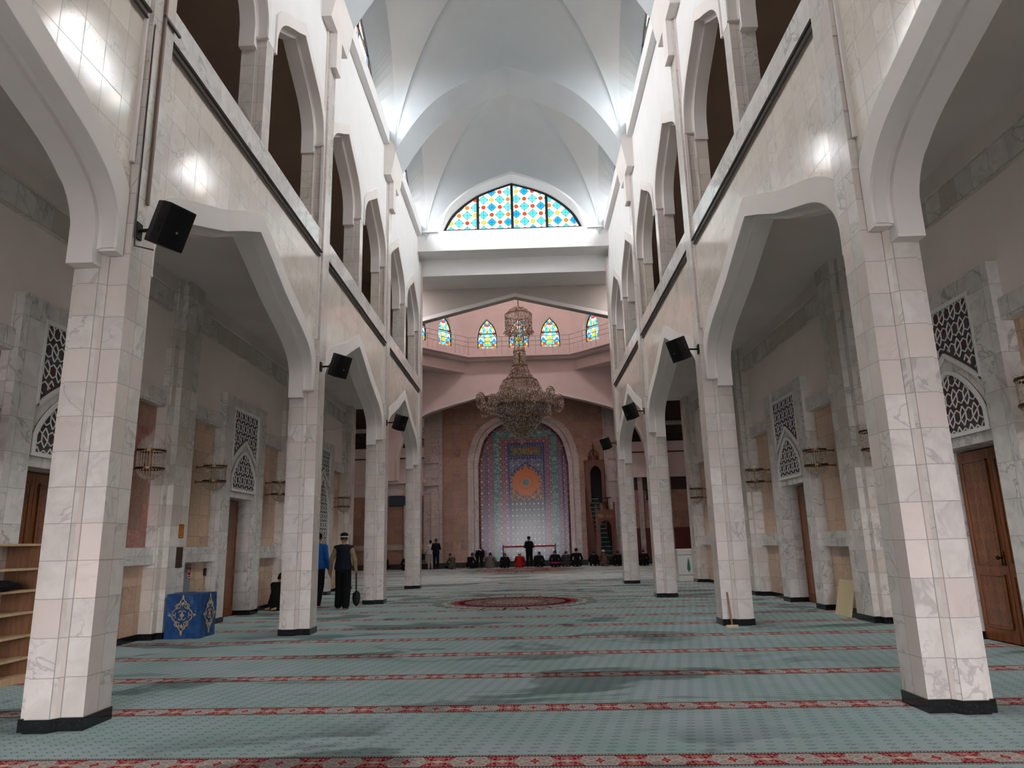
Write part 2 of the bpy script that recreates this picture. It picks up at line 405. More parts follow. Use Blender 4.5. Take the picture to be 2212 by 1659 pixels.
M['dome_glass'] = crystal('thin_clear_glass', rgb(220,216,208), 0.80)

# ------------------------------------------------------------------ mesh helpers
class MB:
    def __init__(s): s.v = []; s.f = []; s.mi = []; s.cur = 0
    def face(s, pts):
        i = len(s.v); s.v += [tuple(p) for p in pts]; s.f.append(list(range(i, i+len(pts)))); s.mi.append(s.cur)
    def box(s, x0, x1, y0, y1, z0, z1):
        i = len(s.v)
        for z in (z0, z1): s.v += [(x0,y0,z),(x1,y0,z),(x1,y1,z),(x0,y1,z)]
        for q in ((3,2,1,0),(4,5,6,7),(0,1,5,4),(1,2,6,5),(2,3,7,6),(3,0,4,7)):
            s.f.append([i+k for k in q]); s.mi.append(s.cur)
        return s
    def sbox(s, sd, d0, d1, y0, y1, z0, z1):
        a, b = W(sd, d0), W(sd, d1)
        return s.box(min(a, b), max(a, b), y0, y1, z0, z1)
    def prism(s, poly, f0, f1, caps=True):
        "poly: 2-D points; f0/f1 map a 2-D point to 3-D on the two faces"
        n = len(poly); i = len(s.v)
        s.v += [tuple(f0(*p)) for p in poly] + [tuple(f1(*p)) for p in poly]
        if caps:
            s.f.append([i+k for k in range(n)]); s.mi.append(s.cur)
            s.f.append([i+n+k for k in reversed(range(n))]); s.mi.append(s.cur)
        for k in range(n):
            j = (k+1) % n
            s.f.append([i+k, i+j, i+n+j, i+n+k]); s.mi.append(s.cur)
        return s
    def strip(s, rows, closed=False):
        "rows: lists of points of equal length -> quads between successive rows"
        i = len(s.v); n = len(rows[0])
        for r in rows: s.v += [tuple(p) for p in r]
        for a in range(len(rows)-1):
            for b in range(n if closed else n-1):
                c = (b+1) % n
                s.f.append([i+a*n+b, i+a*n+c, i+(a+1)*n+c, i+(a+1)*n+b]); s.mi.append(s.cur)
        return s
    def tube(s, path, r, n=6, caps=True):
        path = [Vector(p) for p in path]; rows = []
        rr = r if isinstance(r, (list, tuple)) else [r]*len(path)
        for k, p in enumerate(path):
            t = (path[min(k+1, len(path)-1)] - path[max(k-1, 0)])
            if t.length < 1e-9: t = Vector((0,0,1))
            t.normalize()
            a = t.cross(Vector((0,0,1)));
            if a.length < 1e-3: a = t.cross(Vector((1,0,0)))
            a.normalize(); b = t.cross(a)
            rows.append([p + (a*math.cos(2*PI*j/n) + b*math.sin(2*PI*j/n))*rr[k] for j in range(n)])
        s.strip(rows, True)
        if caps: s.face(rows[0]); s.face(rows[-1])
        return s
    def lathe(s, prof, c, n=24, cap=False):
        rows = [[(c[0]+r*math.cos(2*PI*j/n), c[1]+r*math.sin(2*PI*j/n), c[2]+z) for j in range(n)] for r, z in prof]
        s.strip(rows, True)
        if cap: s.face(rows[0]); s.face(rows[-1])
        return s
    def ell(s, c, r, n=12, m=8):
        rows = []
        for k in range(m+1):
            t = -PI/2 + PI*k/m; q = max(math.cos(t), 1e-3)
            rows.append([(c[0]+r[0]*q*math.cos(2*PI*j/n), c[1]+r[1]*q*math.sin(2*PI*j/n), c[2]+r[2]*math.sin(t)) for j in range(n)])
        return s.strip(rows, True)
    def octa(s, c, r, h):
        i = len(s.v); x, y, z = c
        s.v += [(x+r,y,z),(x,y+r,z),(x-r,y,z),(x,y-r,z),(x,y,z+h),(x,y,z-h)]
        for q in ((0,1,4),(1,2,4),(2,3,4),(3,0,4),(1,0,5),(2,1,5),(3,2,5),(0,3,5)):
            s.f.append([i+k for k in q]); s.mi.append(s.cur)
    def xf(s, mat):
        s.v = [tuple(mat @ Vector(p)) for p in s.v]; return s
    def build(s, name, mats, parent=None, smooth=False, bevel=0.0, loc=None):
        me = bpy.data.meshes.new(name)
        off = Vector(loc) if loc is not None else None
        vs = [tuple(Vector(p)-off) for p in s.v] if off is not None else s.v
        me.from_pydata(vs, [], s.f)
        for m in (mats if isinstance(mats, (list, tuple)) else [mats]): me.materials.append(m)
        me.polygons.foreach_set('material_index', s.mi)
        bm = bmesh.new(); bm.from_mesh(me)
        bmesh.ops.remove_doubles(bm, verts=bm.verts, dist=1e-5)
        bmesh.ops.recalc_face_normals(bm, faces=bm.faces)
        bm.to_mesh(me); bm.free()
        if smooth == 'auto':
            bm = bmesh.new(); bm.from_mesh(me)
            for e in bm.edges: e.smooth = len(e.link_faces) == 2 and e.calc_face_angle(9) < 0.5
            bm.to_mesh(me); bm.free()
        if smooth: me.polygons.foreach_set('use_smooth', [True]*len(me.polygons))
        me.update()
        o = bpy.data.objects.new(name, me); COL.objects.link(o)
        if off is not None: o.location = off
        if bevel:
            b = o.modifiers.new('bevel', 'BEVEL'); b.width = bevel; b.segments = 2; b.limit_method = 'ANGLE'
        if parent is not None: o.parent = parent
        return o

def tag(o, label, cat, group=None):
    o['label'] = label; o['category'] = cat
    if group: o['group'] = group
    return o
def struct(o): o['kind'] = 'structure'; return o
def untag(o):        # outside the picture: part of the setting only
    for k in ('label', 'category', 'group'):
        if k in o: del o[k]
    return struct(o)
def thing(name, label, cat, loc=(0,0,0), rz=0.0, group=None):
    o = bpy.data.objects.new(name, None); COL.objects.link(o)
    o.location = loc; o.rotation_euler = (0,0,rz)
    o.empty_display_size = 0.1
    return tag(o, label, cat, group)
def kids(o): return [c for c in COL.objects if c.parent == o]
def copy_tree(o, parent=None):
    c = o.copy(); COL.objects.link(c)
    if parent is not None: c.parent = parent
    for k in kids(o): copy_tree(k, c)
    return c
ORD = ['nearest the camera', 'second from the camera', 'third from the camera', 'farthest from the camera']
OR3 = ['', 'nearest the camera', 'middle one', 'farthest from the camera']
AR = ['', 'second', 'third', 'farthest']
SIDE = {-1: 'left', 1: 'right'}
def bez(p0, p1, p2, n):
    return [((1-t)**2*p0[0]+2*t*(1-t)*p1[0]+t*t*p2[0], (1-t)**2*p0[1]+2*t*(1-t)*p1[1]+t*t*p2[1]) for t in [k/n for k in range(n+1)]]
def half_to_full(h):     # half contour from apex to springing -> full left..right
    return [(-a, b) for a, b in reversed(h[1:])] + h
# ================================================================== setting: floor
mb = MB(); mb.box(-15, 15, -6.2, 46, -0.15, 0.0)
struct(mb.build('floor', M['carpet']))

def med(x, y, sc, label):
    o = thing('medallion_rug', label, 'rug', (x, y, 0.0), 0.03, 'round medallions woven into the carpet')
    b = MB(); n = 96
    b.strip([[(r*math.cos(2*PI*j/n)*sc, r*math.sin(2*PI*j/n)*sc, z) for j in range(n)] for r, z in ((1.45, 0.008), (1.84, 0.008), (1.86, 0.0))], True)
    b.build('scalloped_border', M['medfringe'], o)
    b = MB(); b.face([(1.45*math.cos(2*PI*j/n)*sc, 1.45*math.sin(2*PI*j/n)*sc, 0.008) for j in range(n)])
    b.build('field', M['medallion'], o)
    return o
med(-0.37, 17.7, 1.06, 'near round crimson medallion with pale scalloped rim in the middle of the nave')
med(-0.35, 38.4, 1.75, 'far round red medallion on the carpet before the row of worshippers')

# ================================================================== contours
def low_half(inset=0.0, zb=4.08):
    h = [(0, 5.77), (0.55, 5.53), (1.1, 5.27), (1.6, 5.085), (2.0, 4.94)]
    h += bez((2.0, 4.94), (2.6, 4.72), (2.67, 4.33), 9)[1:] + [(2.67, 4.08)]
    h = [(a*(2.67-inset)/2.67, b-inset*0.9*(1 if a < 2.5 else 0.6)) for a, b in h]
    h[-1] = (h[-1][0], zb)
    return h
def low_band():
    h = low_half()
    o = []
    for k, (a, b) in enumerate(h):
        p, q = h[max(k-1, 0)], h[min(k+1, len(h)-1)]
        t = Vector((q[0]-p[0], q[1]-p[1])).normalized(); n = Vector((-t.y, t.x))
        if k == 0: o.append((0, 6.06)); continue
        o.append((min(a+0.265*n.x, 2.785), b+0.265*abs(n.y)))
    o[-1] = (2.785, 4.08)
    return o
GH = 1.27
def gal_half(inset=0.0, zb=8.83, za=10.17):
    h = [(0, za), (0.3, za-0.19), (0.6, za-0.36), (0.85, za-0.51)]
    h += bez((0.85, za-0.51), (1.22, za-0.75), (GH, za-1.12), 8)[1:] + [(GH, 8.83)]
    h = [(a*(GH-inset)/GH, b-inset*0.9) for a, b in h]
    h[-1] = (h[-1][0], zb)
    return h
def gal_band():
    h = gal_half(); o = []
    for k, (a, b) in enumerate(h):
        p, q = h[max(k-1, 0)], h[min(k+1, len(h)-1)]
        t = Vector((q[0]-p[0], q[1]-p[1])).normalized(); n = Vector((-t.y, t.x))
        if k == 0: o.append((0, za_top)); continue
        o.append((min(a+0.2*abs(n.x), GH+0.05), b+0.2*abs(n.y)))
    o[-1] = (GH+0.05, 8.83)
    return o
za_top = 10.41

def sweep(mb, s, mid, secs):
    mb.strip([[(W(s, d), mid+a, b) for a, b in half_to_full(h)] for h, d in secs])

DN, DM, DB = 3.43, 3.58, 3.80      # nave wall face, order step, aisle face (distances from the axis)
LOWH, LOWB, LOWI = low_half(), low_band(), low_half(0.065, 3.95)
GALH, GALB, GALI = gal_half(), gal_band(), gal_half(0.06, 8.66)

def arch_thing(s, mid, kind, label, group):
    H, Bd, In = (LOWH, LOWB, LOWI) if kind == 'low' else (GALH, GALB, GALI)
    bx = 2.785 if kind == 'low' else GH+0.05
    ix = 2.73 if kind == 'low' else GH+0.03
    o = thing('arcade_arch' if kind == 'low' else 'gallery_arch', label, 'arch', (W(s, DN), mid, H[-1][1]), 0, group)
    loc = Vector(o.location)
    def put(b, name):
        b.v = [tuple(Vector(p)-loc) for p in b.v]; b.build(name, M['arch'], o, 'auto')
    f = 0.018 if kind == 'low' else 0.03
    b = MB(); sweep(b, s, mid, [(Bd, DN-0.002), (Bd, DN-f), (H, DN-f), ([(a*0.995, z-0.004) for a, z in H], DN-f+0.02)]); put(b, 'face_band')
    H2 = [(a*0.997, z-0.004) for a, z in H]
    b = MB(); sweep(b, s, mid, [(H2, DN-f+0.015), (H2, DM-0.03), ([(a-0.02 if a > .5 else a, z-0.02) for a, z in H2], DM-0.005)])
    for sg in (-1, 1): b.sbox(s, DN-f, DM, *sorted((mid+sg*H2[-1][0], mid+sg*bx)), H[-1][1]-0.03, H[-1][1]-0.0005)
    put(b, 'outer_soffit')
    b = MB(); I2 = [(a*0.997, z-0.004) for a, z in In]
    sweep(b, s, mid, [(H2, DM-0.006), (I2, DM), (I2, DB+0.012), ([(a*1.03, z+0.08) for a, z in I2], DB+0.012)])
    for sg in (-1, 1): b.sbox(s, DM-0.01, DB+0.012, *sorted((mid+sg*I2[-1][0], mid+sg*ix)), I2[-1][1]-0.03, I2[-1][1]-0.0005)
    put(b, 'inner_soffit')
    return o

# ================================================================== nave walls, columns, arcades
def section(s, i, h=0.0, grow=0.0):
    "plan outline of an arcade column"
    g = grow; c = CY(i)
    P = [(3.355-g, .19+g), (3.535, .19+g), (3.59, .255+g), (3.79, .255+g), (3.79, .21+g), (3.85+g, .21+g)]
    pts = [(W(s, d), c-y) for d, y in P] + [(W(s, d), c+y) for d, y in reversed(P)]
    return pts
for s in (-1, 1):
    wall = MB()          # slot 0 marble, 1 plaster
    for i in range(4):
        c = CY(i)
        col = thing('arcade_column', ['large stepped marble column at the %s edge of the photo with black plinth',
                     'second marble column of the %s arcade', 'third marble column of the %s arcade',
                     'farthest and slimmest looking marble column of the %s arcade'][i] % SIDE[s]
                    + {(-1, 0): ', lit pinkish', (1, 0): ', beside the double wooden door', (-1, 1): ', hiding the person in blue', (1, 1): ' with a wooden squeegee leaning on it',
                       (-1, 2): ', right of the man in a vest', (1, 2): ' beside the white donation box', (-1, 3): ', left of the worshippers', (1, 3): ', beside the pulpit'}[(s, i)],
                    'column', (W(s, 3.6), c, 0), 0, 'marble arcade columns')
        L = Vector(col.location)
        sec = [(x-L.x, y-L.y) for x, y in section(s, i)]
        b = MB(); b.prism(sec, lambda x, y: (x, y, 0.1), lambda x, y: (x, y, 6.12)); b.build('shaft', M['column'], col)
        sec = [(x-L.x, y-L.y) for x, y in section(s, i, grow=0.012)]
        b = MB(); b.prism(sec, lambda x, y: (x, y, 0.0), lambda x, y: (x, y, 0.1)); b.build('plinth', M['blackstone'], col)
        b = MB(); b.sbox(s, 3.355, DM+.02, c-.2, c+.2, 6.12, 11.38); b.v = [tuple(Vector(p)-L) for p in b.v]; b.build('upper_pilaster', M['column'], col)
        b = MB()
        for y in (-.222, .222): b.sbox(s, 3.395, DN+.02, c+y-.018, c+y+.018, 5.0, 11.4)
        b.v = [tuple(Vector(p)-L) for p in b.v]; b.build('corner_bead', M['arch'], col)
    for k in range(-1, 4):
        mid = CY(k) - 0.0 + BAY/2 if k >= 0 else CY(-1)+BAY/2
        mid = C0 + BAY*k + BAY/2 if k >= 0 else C0 - BAY/2
    for k in range(4):           # bay k lies in front of column k
        mid = C0 + BAY*k - BAY/2
        y0, y1 = 2.79, 2.79
        f = lambda d: (lambda a, z: (W(s, d), mid+a, z))
        wall.cur = 0
        wall.prism([(-2.79, 6.62), (-2.79, 4.085)] + [(a, z+.001) for a, z in half_to_full(LOWH)][0:] + [(2.79, 4.085), (2.79, 6.62)], f(DN), f(DM))
        wall.cur = 1
        wall.prism([(-2.74, 6.62), (-2.74, 3.955)] + half_to_full(LOWI) + [(2.74, 3.955), (2.74, 6.62)], f(DM+.001), f(DB))
        # upper white wall with two gallery openings
        up = [(-2.79, 12.3), (-2.79, 8.835)]
        for m in (-1.46, 1.46): up += [(m+a, z+.001) for a, z in half_to_full(GALH)]
        up += [(2.79, 8.835), (2.79, 12.3)]
        wall.prism(up, f(DN), f(DM))
        up = [(-2.79, 11.0), (-2.79, 8.67)]
        for m in (-1.46, 1.46): up += [(m+a, z) for a, z in half_to_full(GALI)]
        up += [(2.79, 8.67), (2.79, 11.0)]
        wall.prism(up, f(DM+.001), f(DB))
        # ledge under the clerestory, window wall above
        wall.sbox(s, 3.27, DN+.2, mid-2.28, mid+2.28, 12.22, 12.62)
        # arcade arch + gallery arches + gallery pier + parapet
        arch_thing(s, mid, 'low', 'broad white pointed arch of the %s arcade, %s' % (SIDE[s], ORD[k]), 'arches of the lower arcades')
        if k == 0:
            pass
        for m, wd in ((-1.46, 'nearer'), (1.46, 'farther')):
            ga = arch_thing(s, mid+m, 'gal', '%s of the two %s gallery arches above the %s arcade arch from the camera' % (wd, SIDE[s], AR[k]), 'arches of the upper galleries')
            if k == 0: untag(ga)
        p = thing('gallery_pier', 'short marble gallery pier on the %s between two small arches, %s' % (SIDE[s], OR3[k]), 'pier', (W(s, 3.6), mid, 6.3), 0, 'marble gallery piers')
        if k == 0: untag(p)
        L = Vector(p.location); b = MB()
        b.sbox(s, DN+.005, DM+.01, mid-.14, mid+.14, 6.3, 8.9); b.sbox(s, DM+.01, DB, mid-.16, mid+.16, 6.3, 8.72)
        b.v = [tuple(Vector(q)-L) for q in b.v]; b.build('shaft', M['column'], p)
        for sg in (-1, 1):   # half piers against the column
            wall.cur = 0; wall.sbox(s, DM, DB, mid+sg*2.76-.06, mid+sg*2.76+.06, 6.3, 8.7)
        wall.cur = 1
        p = thing('gallery_parapet', 'long marble gallery parapet with brown handrail on the %s, %s' % (SIDE[s], OR3[k]), 'parapet', (W(s, 3.5), mid, 6.64), 0, 'gallery parapets')
        if k == 0: untag(p)
        L = Vector(p.location)
        b = MB(); b.sbox(s, 3.40, 3.56, mid-2.79, mid+2.79, 6.62, 7.08); b.v = [tuple(Vector(q)-L) for q in b.v]; b.build('panel', M['parapet'], p)
        b = MB(); b.sbox(s, 3.50, 3.58, mid-2.79, mid+2.79, 7.08, 7.12); b.v = [tuple(Vector(q)-L) for q in b.v]; b.build('handrail', M['brownrail'], p)
        p = thing('cable_conduit', 'pair of thin dark cable conduits under the %s gallery parapet, %s' % (SIDE[s], OR3[k]), 'conduit', (W(s, 3.4), mid, 6.6), 0, 'cable conduits along the galleries')
        if k == 0: untag(p)
        L = Vector(p.location)
        for z, r in ((6.655, .022), (6.585, .016)):
            b = MB(); b.tube([(W(s, DN-.03 if z < 6.62 else 3.375), mid-2.76, z), (W(s, DN-.03 if z < 6.62 else 3.375), mid+2.76, z)], r, 6)
            b.v = [tuple(Vector(q)-L) for q in b.v]; b.build('conduit', M['conduit'], p)
    o = wall.build('wall_%s' % SIDE[s], [M['spandrel'], M['plaster']]); struct(o)

# bay -1 (behind the camera) plain walls
for s in (-1, 1):
    b = MB(); b.sbox(s, DN, DB, -5.8, .03, 6.6, 12.3)
    struct(b.build('wall_%s_rear' % SIDE[s], M['plaster']))

b = MB()
b.box(XC-6.6, XC+6.6, -6.1, -5.8, 4.2, 17.3)
b.box(XC-6.6, XC-3.4, -14, -5.9, 0, 6.2); b.box(XC+3.4, XC+6.6, -14, -5.9, 0, 6.2); b.box(XC-6.6, XC+6.6, -14, -5.9, 4.4, 4.6)  # unseen porch, added behind the camera to block high sky light
struct(b.build('wall_rear_light_block', M['plaster']))
# ------------------------------------------------------------------ aisles and galleries
for s in (-1, 1):
    b = MB(); b.sbox(s, DB, 6.4, -5.8, 24.5, 6.15, 6.30); struct(b.build('ceiling_aisle_%s' % SIDE[s], M['aisleceil']))
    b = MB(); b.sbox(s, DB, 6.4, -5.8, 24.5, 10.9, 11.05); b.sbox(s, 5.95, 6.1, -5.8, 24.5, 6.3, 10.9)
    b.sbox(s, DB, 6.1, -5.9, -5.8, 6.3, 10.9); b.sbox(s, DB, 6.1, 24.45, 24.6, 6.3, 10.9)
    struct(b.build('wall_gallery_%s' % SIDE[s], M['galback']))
    b = MB(); b.sbox(s, DB, 6.4, -5.9, -5.8, 0, 6.2); struct(b.build('wall_aisle_rear_%s' % SIDE[s], M['cream']))
    wl = MB()     # slots: 0 cream plaster, 1 marble, 2 tan, 3 red, 4 frame marble, 5 aisle ceiling paint
    wl.cur = 0; wl.sbox(s, 6.35, 6.5, -5.8, 24.5, 0, 6.2)
    base = MB()
    def plinth(d, ya, yb, dback=6.35): base.sbox(s, d-.012, dback, ya-.012, yb+.012, 0, .1)
    wl.sbox(s, 6.0, 6.36, -5.8, .23-.46, .0, 6.15)
    for k in range(-1, 4):       # pilasters
        c = CY(k)
        wl.cur = 1; wl.sbox(s, 5.72, 6.36, c-.30, c+.30, 0, 6.15); wl.sbox(s, 5.82, 6.36, c-.44, c+.44, 0, 6.15)
        plinth(5.72, c-.30, c+.30); plinth(5.82, c-.44, c+.44)
    for k in range(4):
        mid = C0 + BAY*k - BAY/2
        wl.cur = 0; wl.sbox(s, 5.98, 6.36, mid-2.55, mid+2.55, 4.05, 5.52)
        wl.cur = 1; wl.sbox(s, 5.92, 6.36, mid-2.55, mid+2.55, 5.52, 5.90)
        wl.cur = 5; wl.sbox(s, 5.88, 6.36, mid-2.55, mid+2.55, 5.90, 6.15)
        for sg in (-1, 1):
            a, e = sorted((mid+sg*1.10, mid+sg*2.56))
            wl.cur = 4; wl.sbox(s, 5.90, 6.36, a, e, 3.80, 4.07); wl.sbox(s, 5.90, 6.36, a, e, 1.18, 1.45)
            wl.cur = 3 if (s < 0 and k == 1) else 2; wl.sbox(s, 6.05, 6.36, a, e, 1.45, 3.80)
            wl.cur = 2; wl.sbox(s, 6.05, 6.36, a, e, 0.0, 1.18); plinth(6.05, a, e)
            # portal jamb
            a, e = sorted((mid+sg*.70, mid+sg*1.12))
            wl.cur = 4; wl.sbox(s, 5.84, 6.36, a, e, 0, 4.55); plinth(5.84, a, e)
        wl.cur = 4; wl.sbox(s, 5.88, 6.36, mid-.71, mid+.71, 2.45, 4.55)
        if s < 0 and k == 3: wl.sbox(s, 5.95, 6.36, mid-.71, mid+.71, 0, 2.45)
    o = wl.build('wall_aisle_%s' % SIDE[s], [M['cream'], M['marble'], M['tan'], M['red'], M['frame_marble'], M['aisleceil']]); struct(o)
    struct(base.build('baseboard_%s' % SIDE[s], M['blackstone']))

# ------------------------------------------------------------------ carved doors
def door(s, k, n):
    mid = C0 + BAY*k - BAY/2
    root = bpy.data.objects.new('door_%d' % n, None); COL.objects.link(root); root.location = (W(s, 6.24), mid, 0); struct(root)
    L = Vector(root.location)
    def put(b, nm, m, par=root): b.v = [tuple(Vector(q)-L) for q in b.v]; o = b.build(nm, m, par, bevel=.004); return o
    for sg in (-1, 1):
        a, e = sorted((mid+sg*.004, mid+sg*.69))
        lf = put(MB().sbox(s, 6.22, 6.27, a, e, .015, 2.43), 'door_leaf', M['door'])
        for z0, z1 in ((.2, .82), (.98, 2.28)):
            b = MB(); b.sbox(s, 6.212, 6.23, a+.1, e-.1, z0, z1); put(b, 'carved_panel', M['doorcarved'], root)
            b = MB()
            for q in ((a+.08, a+.1, z0-.02, z1+.02), (e-.1, e-.08, z0-.02, z1+.02), (a+.08, e-.08, z0-.02, z0), (a+.08, e-.08, z1, z1+.02)): b.sbox(s, 6.20, 6.23, *q)
            put(b, 'panel_moulding', M['door'], root)
    b = MB(); y = mid - s*.0 + (.06 if s > 0 else -.06)
    b.tube([(W(s, 6.22), y, 1.05), (W(s, 6.15), y, 1.05)], .012); b.ell((W(s, 6.14), y, 1.05), (.028, .028, .028), 10, 6)
    b.sbox(s, 6.205, 6.222, y-.025, y+.025, .95, 1.13)
    put(b, 'door_handle', M['darkbrass'])
n = 1
for s in (-1, 1):
    for k in range(4):
        if s < 0 and k == 3: continue
        if k == 0: continue
        door(s, k, n); n += 1

# ------------------------------------------------------------------ white lattice grilles over the doors
def clipseg(p, q, inside, n=14):
    "keep the part of p-q that lies inside"
    pts = [(p[0]+(q[0]-p[0])*t/n, p[1]+(q[1]-p[1])*t/n) for t in range(n+1)]
    run = []; out = []
    for w in pts:
        if inside(*w): run.append(w)
        else:
            if len(run) > 1: out.append((run[0], run[-1]))
            run = []
    if len(run) > 1: out.append((run[0], run[-1]))
    return out
def strap(u0, u1, v0, v1, g):
    "interlaced hexagon and diamond strapwork"
    segs = []
    nu, nv = int((u1-u0)/g)+3, int((v1-v0)/g)+3
    for i in range(-1, nu):
        for j in range(-1, nv):
            cx, cy = u0+i*g, v0+j*g
            off = (j % 2)*g/2
            cx += off
            hx = [(cx+.30*g*math.cos(PI/6+PI/3*t)*1.05, cy+.36*g*math.sin(PI/6+PI/3*t)) for t in range(6)]
            segs += [(hx[t], hx[(t+1) % 6]) for t in range(6)]
            for sx in (-1, 1):
                for sy in (-1, 1):
                    segs.append(((cx+sx*.27*g, cy+sy*.18*g), (cx+sx*.5*g, cy+sy*.5*g)))
            segs.append(((cx+.27*g, cy+.18*g), (cx+.73*g, cy-.18*g+.0)))
    return segs
def grille(s, k, kind):
    mid = C0 + BAY*k - BAY/2
    tall = (s < 0 and k == 3)
    if kind == 'lancet':
        zb = 1.30 if tall else 2.58
        spring = 2.85 if not tall else 2.4
        def top(u): a = abs(u)/.66; return spring + (3.46-spring)*max(0.0, (1-a**1.55))**.8
        ins = lambda u, v: abs(u) < .64 and zb+.04 < v < top(u)-.02
        n = 20; half = [(-.66+1.32*t/n) for t in range(n+1)]
        poly = [(-.66, zb)] + [(u, top(u)) for u in half] + [(.66, zb)]
        zr = (zb, 3.5)
        lab = 'tall pointed lattice grille in the left wall niche beyond the person in a vest' if tall else 'pointed lattice grille directly above the %s aisle door, %s' % (SIDE[s], OR3[k])
    else:
        def bot(u): a = abs(u)/.70; return 3.20 + .50*max(0.0, 1-a)**.85
        ins = lambda u, v: abs(u) < .67 and bot(u)+.05 < v < 4.28
        n = 20; us = [(-.70+1.40*t/n) for t in range(n+1)]
        poly = [(-.70, 4.33)] + [(u, bot(u)) for u in us] + [(.70, 4.33)]
        zr = (3.2, 4.33)
        lab = 'square-topped lattice grille with notched bottom, %s aisle wall, %s' % (SIDE[s], OR3[k])
    g = thing('lattice_grille', lab, 'grille', (W(s, 5.86), mid, zr[0]), 0, 'lattice grilles over the aisle portals')
    L = Vector(g.location)
    P = lambda u, v, d: (W(s, d)-L.x, mid+u-L.y, v-L.z)
    b = MB(); b.prism(poly, lambda u, v: P(u, v, 5.868), lambda u, v: P(u, v, 5.885)); b.build('infill', M['lattice_back'], g)
    # frame moulding: offset outline toward the centroid
    cu, cv = 0.0, sum(p[1] for p in poly)/len(poly)
    inn = []
    m = len(poly)
    for t in range(m):
        p0, p1, p2 = poly[t-1], poly[t], poly[(t+1) % m]
        e = Vector((p2[0]-p0[0], p2[1]-p0[1])).normalized(); nn = Vector((e.y, -e.x))
        if nn.dot(Vector((cu-p1[0], cv-p1[1]))) < 0: nn = -nn
        inn.append((p1[0]+nn.x*.05, p1[1]+nn.y*.05))
    if kind != 'lancet': inn[0] = (-.65, 4.28); inn[-1] = (.65, 4.28)
    else: inn[0] = (-.61, zb+.05); inn[-1] = (.61, zb+.05)
    rows = [[P(u, v, 5.87) for u, v in poly], [P(u, v, 5.835) for u, v in poly], [P(u, v, 5.835) for u, v in inn], [P(u, v, 5.87) for u, v in inn]]
    b = MB(); b.strip([list(r) for r in zip(*rows)] + [[r[0] for r in rows]])
    b.build('frame', M['white'], g)
    b = MB(); g0 = .25
    for p, q in strap(-.68, .68, zr[0], zr[1], g0):
        for a, e in clipseg(p, q, ins):
            t = Vector((e[0]-a[0], e[1]-a[1]));
            if t.length < .01: continue
            t.normalize(); nx, ny = -t.y*.0065, t.x*.0065
            b.face([P(a[0]+nx, a[1]+ny, 5.858), P(e[0]+nx, e[1]+ny, 5.858), P(e[0]-nx, e[1]-ny, 5.858), P(a[0]-nx, a[1]-ny, 5.858)])
            b.face([P(a[0]+nx, a[1]+ny, 5.858), P(e[0]+nx, e[1]+ny, 5.858), P(e[0]+nx, e[1]+ny, 5.868), P(a[0]+nx, a[1]+ny, 5.868)])
            b.face([P(a[0]-nx, a[1]-ny, 5.858), P(e[0]-nx, e[1]-ny, 5.858), P(e[0]-nx, e[1]-ny, 5.868), P(a[0]-nx, a[1]-ny, 5.868)])
    b.build('strapwork', M['white'], g)
for s in (-1, 1):
    for k in (1, 2, 3):
        grille(s, k, 'square'); grille(s, k, 'lancet')

# ================================================================== vault
HW = 3.12
TARCH = [(0, 14.61), (.5, 14.43), (1.0, 14.22), (1.72, 13.85), (2.1, 13.53), (2.42, 13.18), (2.85, 12.55), (HW, 12.05)]
TEND = [(0, 14.72), (.6, 14.5), (1.27, 14.22), (1.75, 13.92), (2.19, 13.55), (2.6, 13.0), (2.9, 12.6), (HW, 12.05)]
WEDGE = [(0, 15.85), (.45, 15.65), (.82, 15.42), (1.4, 14.95), (1.75, 14.5), (2.0, 13.9), (2.2, 13.2), (2.33, 12.62), (2.37, 12.05)]
def interp(h, a):
    a = abs(a)
    for (p, z), (q, y) in zip(h, h[1:]):
        if a <= q+1e-9: return z + (y-z)*(a-p)/(q-p)
    return h[-1][1]
def smoothh(h, n=24):
    "resample a contour with a soft curve"
    mx = h[-1][0]; raw = [interp(h, mx*k/n) for k in range(n+1)]
    for _ in range(2): raw = [raw[0]] + [(raw[k-1]+2*raw[k]+raw[k+1])/4 for k in range(1, n)] + [raw[n]]
    return [(mx*k/n, raw[k]) for k in range(n+1)]
TA, TE, WE = smoothh(TARCH), smoothh(TEND), smoothh(WEDGE)
def zG(r): return 12.05 + 4.55*max(0.0, 1-r**1.8)**.62
vault = MB()
for k in range(-1+1, 4):
    mid = C0 + BAY*k - BAY/2
    for ax in (0, 1):
        for sg in (-1, 1):
            rows = []
            n, m = 40, 14
            for j in range(m+1):
                t = j/m; row = []
                for i in range(-n, n+1):
                    a = math.sin(i/n*PI/2)      # denser near the corners
                    if ax == 0: e = interp((TE if (k == 3 and sg > 0) else TA), a*HW)
                    else: e = interp(WE, a*2.37)
                    f = 1 - t*(1-abs(a))
                    z = e + (zG(abs(a))-e)*math.sin(t*PI/2)
                    if ax == 0: row.append((XC+a*HW, mid+sg*f*2.37, z))
                    else: row.append((XC+sg*f*HW, mid+a*2.37, z))
                rows.append(row)
            vault.strip(rows)
def raw_build(mb, name, mats, smooth=True):
    me = bpy.data.meshes.new(name); me.from_pydata(mb.v, [], mb.f)
    for m in mats: me.materials.append(m)
    me.polygons.foreach_set('material_index', mb.mi)
    if smooth: me.polygons.foreach_set('use_smooth', [True]*len(me.polygons))
    me.update(); o = bpy.data.objects.new(name, me); COL.objects.link(o); return o
struct(raw_build(vault, 'ceiling', [M['vault']]))
